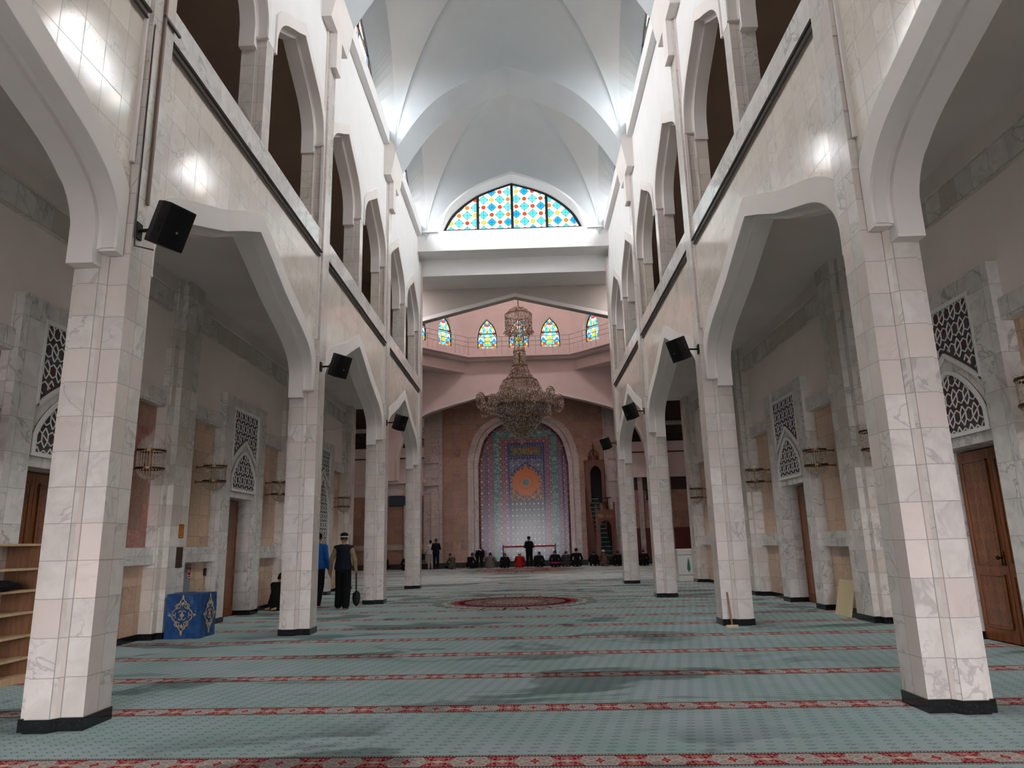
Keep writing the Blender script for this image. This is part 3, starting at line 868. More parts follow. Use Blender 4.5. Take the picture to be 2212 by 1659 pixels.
# outer skin over the vault so no light leaks between webs and walls
b = MB()
for s in (-1, 1):
    for k in range(-1, 4): b.sbox(s, 3.6, 3.75, CY(k)-.75, CY(k)+.75, 10.9, 17.2)
    b.sbox(s, 3.6, 3.75, -5.8, 24.6, 15.0, 17.2); b.sbox(s, 3.4, 3.75, -5.8, -.4, 10.9, 17.2)
b.box(XC-4.35, XC+4.35, .2, 24.6, 17.2, 17.35)
b.box(XC-4.35, XC+4.35, -5.8, .2, 16.0, 17.35)
struct(b.build('ceiling_outer_shell', M['plaster']))

# transverse arches
for i in range(-1, 3):
    c = CY(i)
    o = thing('vault_arch', ['white transverse vault arch behind the camera', 'white transverse vault arch at the first column pair',
              'white transverse vault arch springing above the second column pair', 'broad white pointed vault arch crossing the middle of the nave ceiling'][i+1], 'arch', (XC, c, 10.5), 0, 'transverse vault arches')
    if i < 1: untag(o)
    L = Vector(o.location)
    b = MB()
    full = half_to_full(TA)
    y0, y1 = c-.62, c+.62
    if i < 0: y0, y1 = c-.62, c+.62
    rows = [[(XC+a, y0, z) for a, z in full], [(XC+a, y1, z) for a, z in full]]
    b.strip(rows); b.v = [tuple(Vector(q)-L) for q in b.v]; b.build('soffit', M['vault'], o)
    for s in (-1, 1):
        b = MB()
        pr = [(HW, 12.06), (3.19, 11.6), (3.24, 11.35), (DN+.1, 11.35), (DN+.1, 12.62), (HW, 12.62)]
        b.prism(pr, lambda d, z: (W(s, d), y0, z), lambda d, z: (W(s, d), y1, z))
        pr = [(3.24, 11.4), (3.24, 10.55), (3.37, 10.55), (3.37, 11.4)]
        b.prism(pr, lambda d, z: (W(s, d), c-.17, z), lambda d, z: (W(s, d), c+.17, z))
        b.v = [tuple(Vector(q)-L) for q in b.v]; b.build('springer', M['arch'], o)

# clerestory windows: splayed reveal, iron frame, stained pane
def pane_contour(n=20):
    g = [(0, 14.62), (.7, 14.38), (1.25, 14.08), (1.7, 13.72), (2.0, 13.2), (2.16, 12.64)]
    return smoothh(g, n)
PC = pane_contour(24)
EDGE = [(2.34*k/24, interp(WE, 2.34*k/24)) for k in range(25)]
wn = 1
def lunette_window(name, F, pc, mul, glass, bars):
    "F(u,z,depth) maps to world; children: pane, frame"
    root = bpy.data.objects.new(name, None); COL.objects.link(root); struct(root)
    full = half_to_full(pc)
    b = MB(); b.face([F(u, z, .02) for u, z in full]); b.build('pane', glass, root)
    fr = MB()
    w = .075
    inn = [(u*(1-w/pc[-1][0]), z-w*.75 if abs(u) < pc[-1][0]*.99 else z) for u, z in full]
    fr.strip([[F(u, z, .02) for u, z in full], [F(u, z, -.03) for u, z in full], [F(u, z, -.03) for u, z in inn], [F(u, z, .02) for u, z in inn]])
    zb = pc[-1][1]
    def bar(u0, u1, z0, z1):
        fr.strip([[F(u, z, -.035) for u, z in ((u0, z0), (u1, z0), (u1, z1), (u0, z1))], [F(u, z, .02) for u, z in ((u0, z0), (u1, z0), (u1, z1), (u0, z1))]], True)
        fr.face([F(u, z, -.035) for u, z in ((u0, z0), (u1, z0), (u1, z1), (u0, z1))])
    for u in mul: bar(u-.05, u+.05, zb, interp(pc, u)-.02)
    bar(-pc[-1][0], pc[-1][0], zb, zb+.06)
    for z in bars:
        x = max(a for a, q in pc if q > z)
        bar(-x, x, z-.02, z+.02)
    fr.build('frame', M['iron'], root)
    return root
for s in (-1, 1):
    for k in range(4):
        mid = C0 + BAY*k - BAY/2
        F = lambda u, z, d: (W(s, 3.66+d), mid+u, z)
        lunette_window('window_%d' % wn, F, PC, (-1.1, 0, 1.1), M['glass_left' if s < 0 else 'glass_right'], (13.1, 13.6, 14.1)); wn += 1
        b = MB()
        b.strip([[(W(s, HW), mid+u, z) for u, z in half_to_full(EDGE)], [(W(s, 3.645), mid+u, z) for u, z in half_to_full(PC)]])
        b.face([(W(s, 3.27), mid-2.34, 12.625), (W(s, 3.66), mid-2.16, 12.63), (W(s, 3.66), mid+2.16, 12.63), (W(s, 3.27), mid+2.34, 12.625)])
        struct(b.build('trim_%d' % wn, M['vault']))

# end wall of the nave
EY = 23.53
EPC = smoothh([(0, 14.46), (.7, 14.24), (1.29, 14.0), (1.8, 13.65), (2.2, 13.28), (2.45, 12.9), (2.55, 12.6)], 24)
EED = smoothh([(0, 14.60), (.7, 14.38), (1.29, 14.12), (1.8, 13.8), (2.25, 13.4), (2.52, 12.95), (2.60, 12.42)], 24)
b = MB()
for sg in (-1, 1):
    poly = [(XC+sg*a, z) for a, z in EED] + [(XC+sg*4.2, 12.42), (XC+sg*4.2, 17.2), (XC, 17.2)]
    b.face([(x, EY+.004, z) for x, z in poly])
b.strip([[(XC+a, EY, z) for a, z in half_to_full(EED)], [(XC+a, EY+.45, z) for a, z in half_to_full(EPC)]])
b.box(XC-3.5, XC+3.5, EY, EY+.8, 11.66, 12.425)
b.prism([(EY, 12.42), (EY+.5, 12.42), (EY+.5, 12.6)], lambda y, z: (XC-2.62, y, z), lambda y, z: (XC+2.62, y, z))
b.box(XC-3.5, XC+3.5, EY+.8, EY+.95, 11.02, 17.2)           # second beam
b.box(XC-3.5, XC+3.5, EY+.95, EY+1.2, 11.02, 11.9)
b.box(XC-5, XC+5, EY+1.2, 26.0, 11.10, 11.3)
b.box(XC-3.5, XC-2.7, EY-.08, EY, 12.36, 12.42); b.box(XC+2.7, XC+3.5, EY-.08, EY, 12.36, 12.42)
struct(b.build('wall_end', M['plaster']))
lunette_window('window_%d' % wn, lambda u, z, d: (XC+u, EY+.46+d, z), EPC, (-1.27, 0, 1.27), M['glass_end'], ()); wn += 1
# ================================================================== domed hall
YH, HH = 34.2, 8.2
M['dim'] = plain('shade_grey_plaster', rgb(186,178,170), .8, 0, .3, .03, 2.0)  # shade of the front arch wall put into a darker plaster colour
def big_half(za):
    h = [(0, za), (2.0, za-.50), (4.0, za-1.0), (5.4, za-1.42)]
    return h + bez((5.4, za-1.42), (7.3, za-2.1), (7.5, za-4.6), 10)[1:] + [(7.5, 0.0)]
def big_wall(name, za, y0, y1, top, trimname, wmat, zb=0.0):
    h = half_to_full(big_half(za))
    b = MB()
    h[0] = (h[0][0], zb); h[-1] = (h[-1][0], zb)
    b.prism([(-8.6, top), (-8.6, zb)] + h + [(8.6, zb), (8.6, top)], lambda u, z: (XC+u, y0, z), lambda u, z: (XC+u, y1, z))
    struct(b.build(name, wmat))
    hh = [p for p in h]
    b = MB()
    o1 = [(u*1.012, z+.14) for u, z in hh]; o2 = [(u*1.016, z+.05) for u, z in hh]
    b.strip([[(XC+u, y0, z) for u, z in o1], [(XC+u, y0-.07, z) for u, z in o1], [(XC+u, y0-.07, z) for u, z in hh], [(XC+u, y0+.02, z) for u, z in hh]])
    struct(b.build(trimname, M['arch']))
big_wall('wall_hall_front', 10.70, 25.95, 26.25, 12.1, 'trim_hall_front', M['dim'], 4.0)
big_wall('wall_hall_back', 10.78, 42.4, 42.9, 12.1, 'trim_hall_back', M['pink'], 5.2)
# lateral sides of the square and the arms beyond
b = MB()
for s in (-1, 1):
    b.sbox(s, HH, HH+.4, 26, 42.4, 9.6, 12.1)
    b.sbox(s, 13.0, 13.2, 24.6, 46, 0, 12.1)
    b.sbox(s, 8.6, 13.2, 24.4, 24.6, 0, 12.1)
    b.sbox(s, HH, 13.2, 24.6, 46, 12.1, 12.3)
    b.sbox(s, 6.3, 8.7, 24.45, 24.6, 0, 12.1)
    b.sbox(s, 4.0, 8.6, 25.9, 26.0, 11.0, 12.1)
b.box(XC-8.7, XC+8.7, 24.4, 26.3, 12.1, 12.3)
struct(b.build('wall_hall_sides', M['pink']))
# octagon: corner soffits, ring, balcony, drum with windows
def octp(a, k):  # corner k of an octagon of apothem a
    r = a/math.cos(PI/8); t = PI/8 + k*PI/4
    return (XC + r*math.cos(t), YH + r*math.sin(t))
b = MB()
for k in range(8):
    p0, p1 = octp(HH, k), octp(HH, k+1)
    q0, q1 = octp(HH+.45, k), octp(HH+.45, k+1)
    b.face([(p0[0], p0[1], 11.75), (p1[0], p1[1], 11.75), (p1[0], p1[1], 12.62), (p0[0], p0[1], 12.62)] if k % 2 == 0 else
           [(p0[0], p0[1], 12.1), (p1[0], p1[1], 12.1), (p1[0], p1[1], 12.62), (p0[0], p0[1], 12.62)])
    if k % 2 == 0:
        sx, sy = math.cos(PI/4+k//2*PI/2), math.sin(PI/4+k//2*PI/2)
        b.face([(p0[0], p0[1], 11.75), (p1[0], p1[1], 11.75), (XC+HH*(1 if sx > 0 else -1), YH+HH*(1 if sy > 0 else -1), 12.08)])
    i0, i1 = octp(7.45, k), octp(7.45, k+1)
    b.face([(*i0, 12.55), (*i1, 12.55), (*q1, 12.55), (*q0, 12.55)]); b.face([(*i0, 12.66), (*i1, 12.66), (*q1, 12.66), (*q0, 12.66)])
    b.face([(*i0, 12.55), (*i1, 12.55), (*i1, 12.66), (*i0, 12.66)])
    j0, j1 = octp(7.75, k), octp(7.75, k+1)
    b.face([(*j0, 12.42), (*j1, 12.42), (*q1, 12.42), (*q0, 12.42)]); b.face([(*j0, 12.42), (*j1, 12.42), (*j1, 12.55), (*j0, 12.55)])
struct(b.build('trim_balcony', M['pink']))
HT = smoothh([(0, 15.25), (.25, 15.02), (.45, 14.78), (.58, 14.45), (.62, 14.1)], 10) + [(.62, 13.28)]
b = MB()
nw = 0
for k in range(8):
    p0, p1 = Vector(octp(HH, k)), Vector(octp(HH, k+1))
    t = (p1-p0).normalized(); mdl = (p0+p1)/2; nrm = Vector((mdl.x-XC, mdl.y-YH)).normalized(); wl = (p1-p0).length/2
    F = lambda u, z, dd=0.0: (mdl.x+t.x*u+nrm.x*dd, mdl.y+t.y*u+nrm.y*dd, z)
    b.face([F(-wl, 12.6), F(wl, 12.6), F(wl, 13.28), F(-wl, 13.28)])
    poly = [F(-wl, 17.4), F(-wl, 13.28)]
    for cc in (-1.98, 0, 1.98):
        poly += [F(cc+a, z) for a, z in half_to_full(HT)]
        if k in (7, 0, 1, 2, 3, 4):
            pass
        b.strip([[F(cc+a, z) for a, z in half_to_full(HT)], [F(cc+a, z, .42) for a, z in half_to_full(HT)]])
        b.face([F(cc-.62, 13.28), F(cc+.62, 13.28), F(cc+.62, 13.28, .42), F(cc-.62, 13.28, .42)])
        root = bpy.data.objects.new('window_%d' % wn, None); COL.objects.link(root); struct(root); wn += 1
        ctr = Vector(F(cc, 13.28, .36)); ang = math.atan2(t.y, t.x)
        root.location = ctr; root.rotation_euler = (0, 0, ang)
        pb = MB(); pb.face([(a, 0, z-13.28) for a, z in half_to_full(HT)]); pb.build('pane', M['glass_drum'], root)
        fb = MB(); full = half_to_full(HT); inn = [(a*.9, z-.05 if z > 13.3 else z) for a, z in full]
        sd = -1 if Vector((-math.sin(ang), math.cos(ang))).dot(nrm) > 0 else 1
        y1 = .04*sd
        fb.strip([[(a, y1, z-13.28) for a, z in full], [(a, y1, z-13.28) for a, z in inn], [(a, 0, z-13.28) for a, z in inn]])
        fb.box(-.6, .6, min(0, y1), max(0, y1), 1.02, 1.07)
        fb.build('frame', M['iron'], root)
    poly += [F(wl, 13.28), F(wl, 17.4)]
    b.face(poly)
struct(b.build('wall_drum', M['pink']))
b = MB()
b.lathe([(8.9, 17.35), (8.4, 18.3), (6.5, 20.2), (3.6, 21.5), (DOC, 21.9)], (XC, YH, 0), 32)
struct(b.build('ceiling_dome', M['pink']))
# balcony railings, one per visible side
for k in range(8):
    p0, p1 = Vector(octp(7.5, k)), Vector(octp(7.5, k+1))
    mdl = (p0+p1)/2
    if mdl.y < YH-2: continue
    nm = {0: 'right slanting', 1: 'middle', 2: 'left slanting'}.get((k+7) % 8, 'side')
    kk = {1: 'straight middle stretch', 0: 'stretch slanting to the right', 2: 'stretch slanting to the left', 7: 'far right stretch', 3: 'far left stretch'}[k]
    o = thing('balcony_railing', 'thin pale balcony railing below the drum windows, %s' % kk, 'railing', (mdl.x, mdl.y, 12.66), 0, 'railings of the drum balcony')
    L = Vector((mdl.x, mdl.y, 12.66))
    for z in (.55, .85, 1.15):
        rb = MB(); rb.tube([(p0.x-L.x, p0.y-L.y, z), (p1.x-L.x, p1.y-L.y, z)], .022, 6); rb.build('rail', M['railpaint'], o)
    for j in range(7):
        q = p0.lerp(p1, j/6); rb = MB(); rb.tube([(q.x-L.x, q.y-L.y, 0), (q.x-L.x, q.y-L.y, 1.15)], .02, 6); rb.build('post', M['railpaint'], o)
    rb = MB()
    for j in range(19):
        q = p0.lerp(p1, j/18); rb.tube([(q.x-L.x, q.y-L.y, .05), (q.x-L.x, q.y-L.y, .55)], .008, 4)
    rb.build('baluster', M['railpaint'], o)

# ------------------------------------------------------------------ qibla wall with mihrab
QY = 44.5
b = MB(); b.box(-14, 14, 43.4, 46.5, 0, .30); struct(b.build('floor_platform', plain('dark_platform_carpet', rgb(58,62,62), 0.9, 0, .2, .15, 3.0)))
MH_O = smoothh([(0, 9.50), (1.0, 9.42), (2.0, 9.12), (2.7, 8.65), (3.2, 7.9), (3.45, 7.2), (3.5, 6.6)], 24) + [(3.5, .3)]
MH_I = smoothh([(0, 9.12), (.9, 9.0), (1.7, 8.62), (2.3, 8.08), (2.65, 7.4), (2.8, 6.8), (2.84, 6.2)], 24) + [(2.84, .3)]
MX = -.20
b = MB()
b.cur = 0
for sg in (-1, 1):
    xo = 5.1 if sg < 0 else 5.12
    b.face([(MX+sg*a, QY, z) for a, z in MH_I] + [(MX+sg*xo, QY, .3), (MX+sg*xo, QY, 11.6), (MX, QY, 11.6)])
b.cur = 1
for sg in (-1, 1):
    a, e = sorted((MX+sg*5.1, MX+sg*6.25)); b.box(a, e, QY-.18, QY, .3, 11.6)
    a, e = sorted((MX+sg*5.3, MX+sg*5.8)); b.box(a, e, QY-.26, QY, .3, 11.6)
    for z in (5.0, 6.4, 7.7): b.box(a-.0, e+.35, QY-.34, QY, z, z+.12) if sg > 0 else b.box(a-.35, e, QY-.34, QY, z, z+.12)
b.cur = 2; b.box(-9, 9, 42.9, 44.7, 11.6, 11.8)
struct(b.build('wall_qibla', [M['qibla'], M['qmarble'], M['pink']]))

mih = thing('mihrab', 'tall tiled prayer niche with orange sunburst inside a pale marble arch', 'prayer niche', (MX, QY, .3))
ML = Vector(mih.location)
def mput(b, name, mat): b.v = [tuple(Vector(q)-ML) for q in b.v]; return b.build(name, mat, mih)
fo, fi = half_to_full(MH_O), half_to_full(MH_I)
def mid_c(t): return [(a+(c-a)*t, z+(w-z)*t) for (a, z), (c, w) in zip(fo, fi)]
X = lambda h, y: [(MX+u, y, z) for u, z in h]
b = MB(); b.strip([X(fo, QY), X(fo, QY-.14), X(mid_c(.55), QY-.14), X(mid_c(.55), QY-.06), X(mid_c(.57), QY-.06)]); mput(b, 'outer_frame', M['qmarble'])
b = MB(); b.strip([X(mid_c(.56), QY-.06), X(mid_c(.62), QY-.10), X(fi, QY-.10), X(fi, QY+.05)]); mput(b, 'inner_frame', M['qmarble'])
i2 = [(u*.965, z-.02 if z > 1 else z) for u, z in fi]
b = MB(); b.strip([X(fi, QY+.05), X(i2, QY+.5)]); mput(b, 'niche_reveal', M['mz_pink'])
b = MB(); b.face(X(i2, QY+.5)); mput(b, 'tile_ground', M['mz_pink'])
y = [QY+.5]
def layer(name, mat, x0, x1, z0, z1):
    y[0] -= .012; q = MB(); q.box(x0, x1, y[0], QY+.5, z0, z1); return mput(q, name, mat)
y[0] = QY+.49
layer('blue_border', M['mz_blue'], -2.62, -2.47, .35, 7.1); y[0] += .012
layer('blue_border', M['mz_blue'], 2.20, 2.35, .35, 7.1); y[0] += .012
layer('inscription_band', M['mz_teal'], -2.12, 2.0, .35, 8.45)
layer('rosette_band', M['mz_pink'], -1.69, 1.55, .35, 8.0)
layer('blue_border', M['mz_blue'], -1.24, 1.20, .35, 7.63)
layer('spandrel_tiles', M['mz_slate'], -1.10, 1.06, .35, 7.44)
layer('title_plaque', M['mz_plaque'], -1.08, 1.04, 6.78, 7.42)
layer('plaque_border', M['mz_blue'], -1.09, 1.05, 6.60, 6.74)
def niche(hw, zs, za, n=12):
    h = [(0, za), (hw*.35, za-.26*(za-zs)), (hw*.7, za-.55*(za-zs))] + bez((hw*.7, za-.55*(za-zs)), (hw*.98, za-.8*(za-zs)), (hw, zs-.1), 6)[1:]
    return half_to_full(h)
for nm, mat, hw, zs, za, z0 in (('niche_outline', 'mz_blue', 1.10, 5.40, 6.46, .35), ('sunburst_arch', 'sunburst', 1.02, 5.36, 6.30, 3.98)):
    y[0] -= .012; h = niche(hw, zs, za); q = MB(); yy = y[0]
    q.prism([(-hw, z0)] + h + [(hw, z0)], lambda u, z: (-.03+u, yy, z), lambda u, z: (-.03+u, QY+.49, z)); mput(q, nm, M[mat])
layer('star_field', M['mz_grey'], -1.05, .99, .35, 3.98)
# script strokes (illegible flowing letters)
rnd = random.Random(11)
def script(b, x0, x1, z0, z1, yy, vertical, n, th):
    for _ in range(n):
        if vertical: cx, cz = rnd.uniform(x0, x1), rnd.uniform(z0, z1)
        else: cx, cz = rnd.uniform(x0, x1), rnd.uniform(z0, z1)
        kind = rnd.random(); pts = []
        sz = rnd.uniform(.10, .26)
        if kind < .4:
            a0 = rnd.uniform(0, 2*PI); pts = [(cx+sz*math.cos(a0+t*.45), cz+sz*.55*math.sin(a0+t*.45)) for t in range(6)]
        elif kind < .8:
            pts = [(cx, cz), (cx+.02, cz+sz)] if not vertical else [(cx, cz), (cx+sz*.8, cz+.03)]
        else:
            pts = [(cx-.02, cz), (cx+.02, cz+.02)]
        pts = [(min(max(u, x0), x1), min(max(w, z0), z1)) for u, w in pts]
        for p, q in zip(pts, pts[1:]):
            t = Vector((q[0]-p[0], q[1]-p[1]))
            if t.length < 1e-4: continue
            t.normalize(); nx, nz = -t.y*th, t.x*th
            b.face([(p[0]+nx, yy, p[1]+nz), (q[0]+nx, yy, q[1]+nz), (q[0]-nx, yy, q[1]-nz), (p[0]-nx, yy, p[1]-nz)])
b = MB()
script(b, -2.06, -1.75, .8, 8.0, QY+.460, True, 230, .008)
script(b, 1.62, 1.94, .8, 8.0, QY+.460, True, 200, .006)
script(b, -1.9, 1.8, 8.06, 8.40, QY+.460, False, 110, .008); mput(b, 'inscription', M['ink_white'])
b = MB(); script(b, -.95, .92, 6.86, 7.34, QY+.388, False, 170, .009); mput(b, 'gold_inscription', M['ink_gold'])

# ------------------------------------------------------------------ side bays beyond the aisles (same wall line)
b = MB()   # 0 pink, 1 tan, 2 dark, 3 qmarble, 4 red
for s in (-1, 1):
    xa, xb = W(s, 6.1), W(s, 13)
    def bx(d0, d1, y0, z0, z1, m): b.cur = m; b.sbox(s, d0, d1, y0, QY+.3, z0, z1)
    bx(6.1, 13, QY, .3, 4.45, 1)
    bx(6.1, 13, QY-.05, 4.42, 5.2, 2 if s > 0 else 0)
    bx(6.1, 13, QY-.25, 5.2, 5.42, 0)
    bx(6.1, 13, QY-.05, 5.42, 6.75, 0); bx(6.1, 13, QY-.15, 6.75, 6.82, 2); bx(6.1, 13, QY-.12, 6.82, 7.45, 0)
    bx(6.1, 13, QY+.2, 7.45, 12.1, 2); bx(6.1, 13, QY-.0, 8.5, 8.75, 3)
    bx(6.1, 13, QY-.03, 7.62, 7.70, 2); bx(6.1, 13, QY-.03, 7.95, 8.02, 2)
    bx(7.15, 7.45, QY-.15, .3, 5.2, 3); bx(8.9, 9.2, QY-.15, .3, 5.2, 3)
    if s > 0: bx(6.1, 13, QY-.06, .3, 2.1, 4)
    else: bx(6.1, 13, QY-.06, 1.15, 1.45, 3)
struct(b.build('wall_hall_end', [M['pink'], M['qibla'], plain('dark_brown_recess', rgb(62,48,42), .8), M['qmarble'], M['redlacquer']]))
# display boards
for s, x0, x1, lab in ((-1, -8.62, -7.55, 'dark blue glass board high on the tan wall, seen through the left arcade'), (1, 7.38, 8.25, 'black display board with pale digits, seen through the right arcade')):
    o = thing('display_board', lab, 'display', ((x0+x1)/2, QY-.1, 3.85), 0, 'display boards on the hall end wall')
    L = Vector(o.location)
    q = MB(); q.box(x0-L.x, x1-L.x, -.06, .08, 0, .56); q.build('screen', M['darkglass'] if s > 0 else plain('slate_blue_glass', rgb(64,78,92), .2), o)
    q = MB(); q.box(x0-L.x-.03, x1-L.x+.03, -.04, .09, -.05, 0); q.box(x0-L.x-.03, x1-L.x+.03, -.04, .09, .56, .6); q.build('frame', M['black'], o)
    if s > 0:
        q = MB()
        for u0, u1, z0, z1 in ((-.20, -.17, .26, .42), (-.22, -.17, .40, .43), (-.13, -.10, .34, .43), (-.07, -.04, .26, .43), (-.13, -.04, .33, .36), (.28, .32, .1, .46), (.24, .36, .08, .12), (.25, .35, .44, .48)):
            q.box(u0, u1, -.07, -.055, z0, z1)
        q.build('digits', M['white'], o)
o = thing('wall_speaker', 'small black dome speaker with wire on the pink balcony wall', 'speaker', (7.62, QY-.2, 5.75))
q = MB(); q.ell((0, 0, 0), (.09, .12, .1), 10, 6); q.build('cone', M['black'], o)
q = MB(); q.tube([(0, 0, -.05), (.12, .06, -.3), (.35, .1, -.35)], .012, 5); q.build('wire', M['black'], o)

# ------------------------------------------------------------------ minbar (pulpit)
mn = thing('pulpit', 'carved red-brown wooden pulpit with crowned tower and green steps', 'pulpit', (4.5, 42.9, .3))
NL = Vector(mn.location)
def nput(b, name, mat, par=None): b.v = [tuple(Vector(q)-NL) for q in b.v]; return b.build(name, mat, par or mn)
def portal(x0, x1, u0, u1, z0, z1, zs, za, y0, y1, scallop=False):
    "front wall with an arched opening, split in two halves"
    q = MB(); c = (u0+u1)/2; hw = (u1-u0)/2
    h = [(0, za), (hw*.45, za-(za-zs)*.22), (hw*.8, za-(za-zs)*.55), (hw, zs)]
    if scallop:
        h = [(hw*math.sin(t*PI/2/12), zs+(za-zs)*math.cos(t*PI/2/12)+(.035 if t % 2 else -.02)) for t in range(12)] + [(hw, zs)]
    for sg in (-1, 1):
        xo = x0 if sg < 0 else x1
        poly = [(c+sg*a, z) for a, z in h] + [(c+sg*hw, z0), (xo, z0), (xo, z1), (c, z1)]
        q.prism(poly, lambda u, z: (u, y0, z), lambda u, z: (u, y1, z))
    return q
nput(portal(4.0, 5.1, 4.24, 4.88, .3, 3.05, 2.15, 2.56, 42.3, 42.44, True), 'gate_front', M['minbarcarved'])
q = MB(); q.box(3.98, 4.07, 42.24, 42.34, .3, 3.5); q.box(5.05, 5.14, 42.24, 42.34, .3, 3.62)
nput(q, 'gate_post', M['minbar'])
q = MB(); q.box(4.0, 5.1, 42.26, 42.3, 2.66, 3.0); nput(q, 'inscription_panel', M['minbar'])
q = MB(); script(q, 4.12, 5.0, 2.74, 2.93, 42.255, False, 70, .008); nput(q, 'gold_inscription', M['ink_gold'])
q = MB(); cr = [(4.02, 3.05)]
for j in range(13): cr.append((4.05+j*.083, 3.12+.10*(j % 2)+(.12*(1-abs(j-6)/6) if j % 3 == 0 else .02)))
cr.append((5.08, 3.05)); q.prism(cr, lambda u, z: (u, 42.32, z), lambda u, z: (u, 42.36, z)); nput(q, 'cresting', M['minbarcarved'])
st = MB(); nos = MB()
for j in range(14):
    z = .3+.26*j; yy = 42.5+.12*j; x0 = 4.16-.035*j; x1 = 4.96-.045*j
    st.box(x0, x1, yy, yy+.35, .3, z+.26); nos.box(x0, x1, yy-.012, yy, z+.235, z+.262)
nput(st, 'steps', plain('dark_green_step_carpet', rgb(38,56,56), .9, 0, .2)); nput(nos, 'step_nosing', plain('pale_step_edge', rgb(150,158,152), .5))
for sg, xa, xb in ((-1, 4.0, 3.64), (1, 5.08, 4.74)):
    q = MB(); pts = [(0, .3), (0, 1.25), (1, 4.55), (1, .3)]
    q.prism(pts, lambda t, z: (xa+(xb-xa)*t, 42.44+1.7*t, z), lambda t, z: (xa+(xb-xa)*t+.05*sg, 42.44+1.7*t, z)); nput(q, 'side_panel', M['minbarcarved'])
    q = MB(); q.tube([(xa, 42.44, 1.3), (xb, 44.14, 4.62)], .05, 6); nput(q, 'handrail', M['minbar'])
nput(portal(3.64, 4.78, 3.93, 4.60, 3.7, 6.2, 5.55, 5.95, 43.75, 43.85), 'tower_front', M['minbar'])
q = MB(); q.box(3.64, 3.72, 43.85, 44.4, .3, 6.2); q.box(4.70, 4.78, 43.85, 44.4, .3, 6.2); q.box(3.6, 4.82, 43.72, 44.44, 6.2, 6.3); nput(q, 'tower_side', M['minbar'])
q = MB(); q.box(3.72, 4.70, 44.36, 44.42, 3.7, 6.2); nput(q, 'tower_back', M['black'])
q = MB(); q.lathe([(.36, 6.3), (.36, 6.55), (.33, 6.58)], (4.2, 44.05, 0), 20, True); nput(q, 'crown_base', M['minbar'])
q = MB()
for j in range(4):
    t = j*PI/4; q.tube([(4.2+.34*math.cos(t)*math.cos(a), 44.05+.34*math.sin(t)*math.cos(a), 6.56+.42*math.sin(a)) for a in [PI*k/12 for k in range(13)]], .018, 5)
nput(q, 'crown_hoop', M['darkbrass'])
q = MB(); q.lathe([(.05, 6.56), (.04, 6.9), (.07, 7.0), (.03, 7.08), (.045, 7.16), (.008, 7.5)], (4.2, 44.05, 0), 10); nput(q, 'spire', M['darkbrass'])
q = MB(); q.box(4.62, 5.02, 42.9, 43.2, 3.9, 3.94); q.tube([(4.82, 43.1, 3.3), (4.82, 43.1, 3.92)], .03)
nput(q, 'book_rest', M['black'])

# belt barrier before the niche
o = thing('belt_barrier', 'low crowd barrier with red belt in front of the prayer niche', 'barrier', (.2, 43.7, .3))
for x in (-1.55, .2, 1.62):
    q = MB(); q.lathe([(.15, 0), (.15, .03), (.025, .05), (.025, .95), (.035, .98), (.0, 1.0)], (x-.2, 0, 0), 12); q.build('post', M['black'], o)
q = MB(); q.box(-1.72, 1.4, -.006, .006, .84, .92); q.build('belt', M['red_cloth'], o)
# chair at far left
o = thing('folding_chair', 'black chair beside the person in white near the far left pilaster', 'chair', (-6.35, 42.95, 0.0))
q = MB(); q.box(-.22, .22, -.22, .22, .44, .48); q.build('seat', M['black'], o)
q = MB(); q.box(-.22, .22, -.24, -.20, .55, .9); q.build('backrest', M['black'], o)
for x in (-.2, .2):
    for yy in (-.2, .2):
        q = MB(); q.tube([(x, yy, 0), (x, yy, .46 if yy > 0 else .9)], .014, 5); q.build('leg', M['iron'], o)
# ================================================================== chandelier
CHY = 34.3; CHX = -.19
K = CHY/1522*1.0
ch = thing('chandelier', 'huge tiered crystal chandelier hanging in the domed hall', 'chandelier', (CHX, CHY, 6.35))
rnd = random.Random(3)
def strands(prof, n, step, r, h, jit=.012):
    "hanging crystals along a profile [(radius,z)...] around the axis"
    b = MB()
    L = 0; seg = []
    for (r0, z0), (r1, z1) in zip(prof, prof[1:]):
        l = math.hypot(r1-r0, z1-z0); seg.append((L, l, r0, z0, r1, z1)); L += l
    m = max(2, int(L/step))
    for j in range(n):
        t = 2*PI*(j+rnd.random()*.25)/n
        for k in range(m+1):
            q = L*k/m
            for (a, l, r0, z0, r1, z1) in seg:
                if a <= q <= a+l+1e-6:
                    f = (q-a)/l; rr, zz = r0+(r1-r0)*f, z0+(z1-z0)*f; break
            rr += rnd.uniform(-jit, jit)
            b.octa((rr*math.cos(t), rr*math.sin(t), zz), r*rnd.uniform(.75, 1.2), h)
    return b
def ring(r, z, w, hgt, n=40):
    return MB().lathe([(r, z), (r+w, z), (r+w, z+hgt), (r, z+hgt), (r, z)], (0, 0, 0), n)
ZP = lambda py: (948-py)*K*1.02            # photo row on the axis -> height above the tip
R = lambda px: px*K
def crys(prof, n, step, r, h, name, jit=.012):
    return strands([(R(a), ZP(z)) for a, z in prof], n, step, r, h, jit).build(name, M['crystal'], ch)
crys([(2, 652), (14, 656), (24, 664), (29, 674)], 44, .06, .022, .035, 'crown_dome')
crys([(30, 674), (30, 700), (29, 712)], 48, .065, .02, .04, 'crown_curtain')
crys([(27, 690), (26, 708), (22, 722)], 44, .10, .03, .06, 'crown_curtain')
for j in range(14):
    a_ = 2*PI*j/14; b = MB()
    for q in range(6): b.octa((R(31)*math.cos(a_)+.06*math.cos(q*1.05), R(31)*math.sin(a_)+.06*math.sin(q*1.05), ZP(712)+.035*(q % 3)), .045, .05)
    b.build('drop_cluster', M['crystal'], ch)
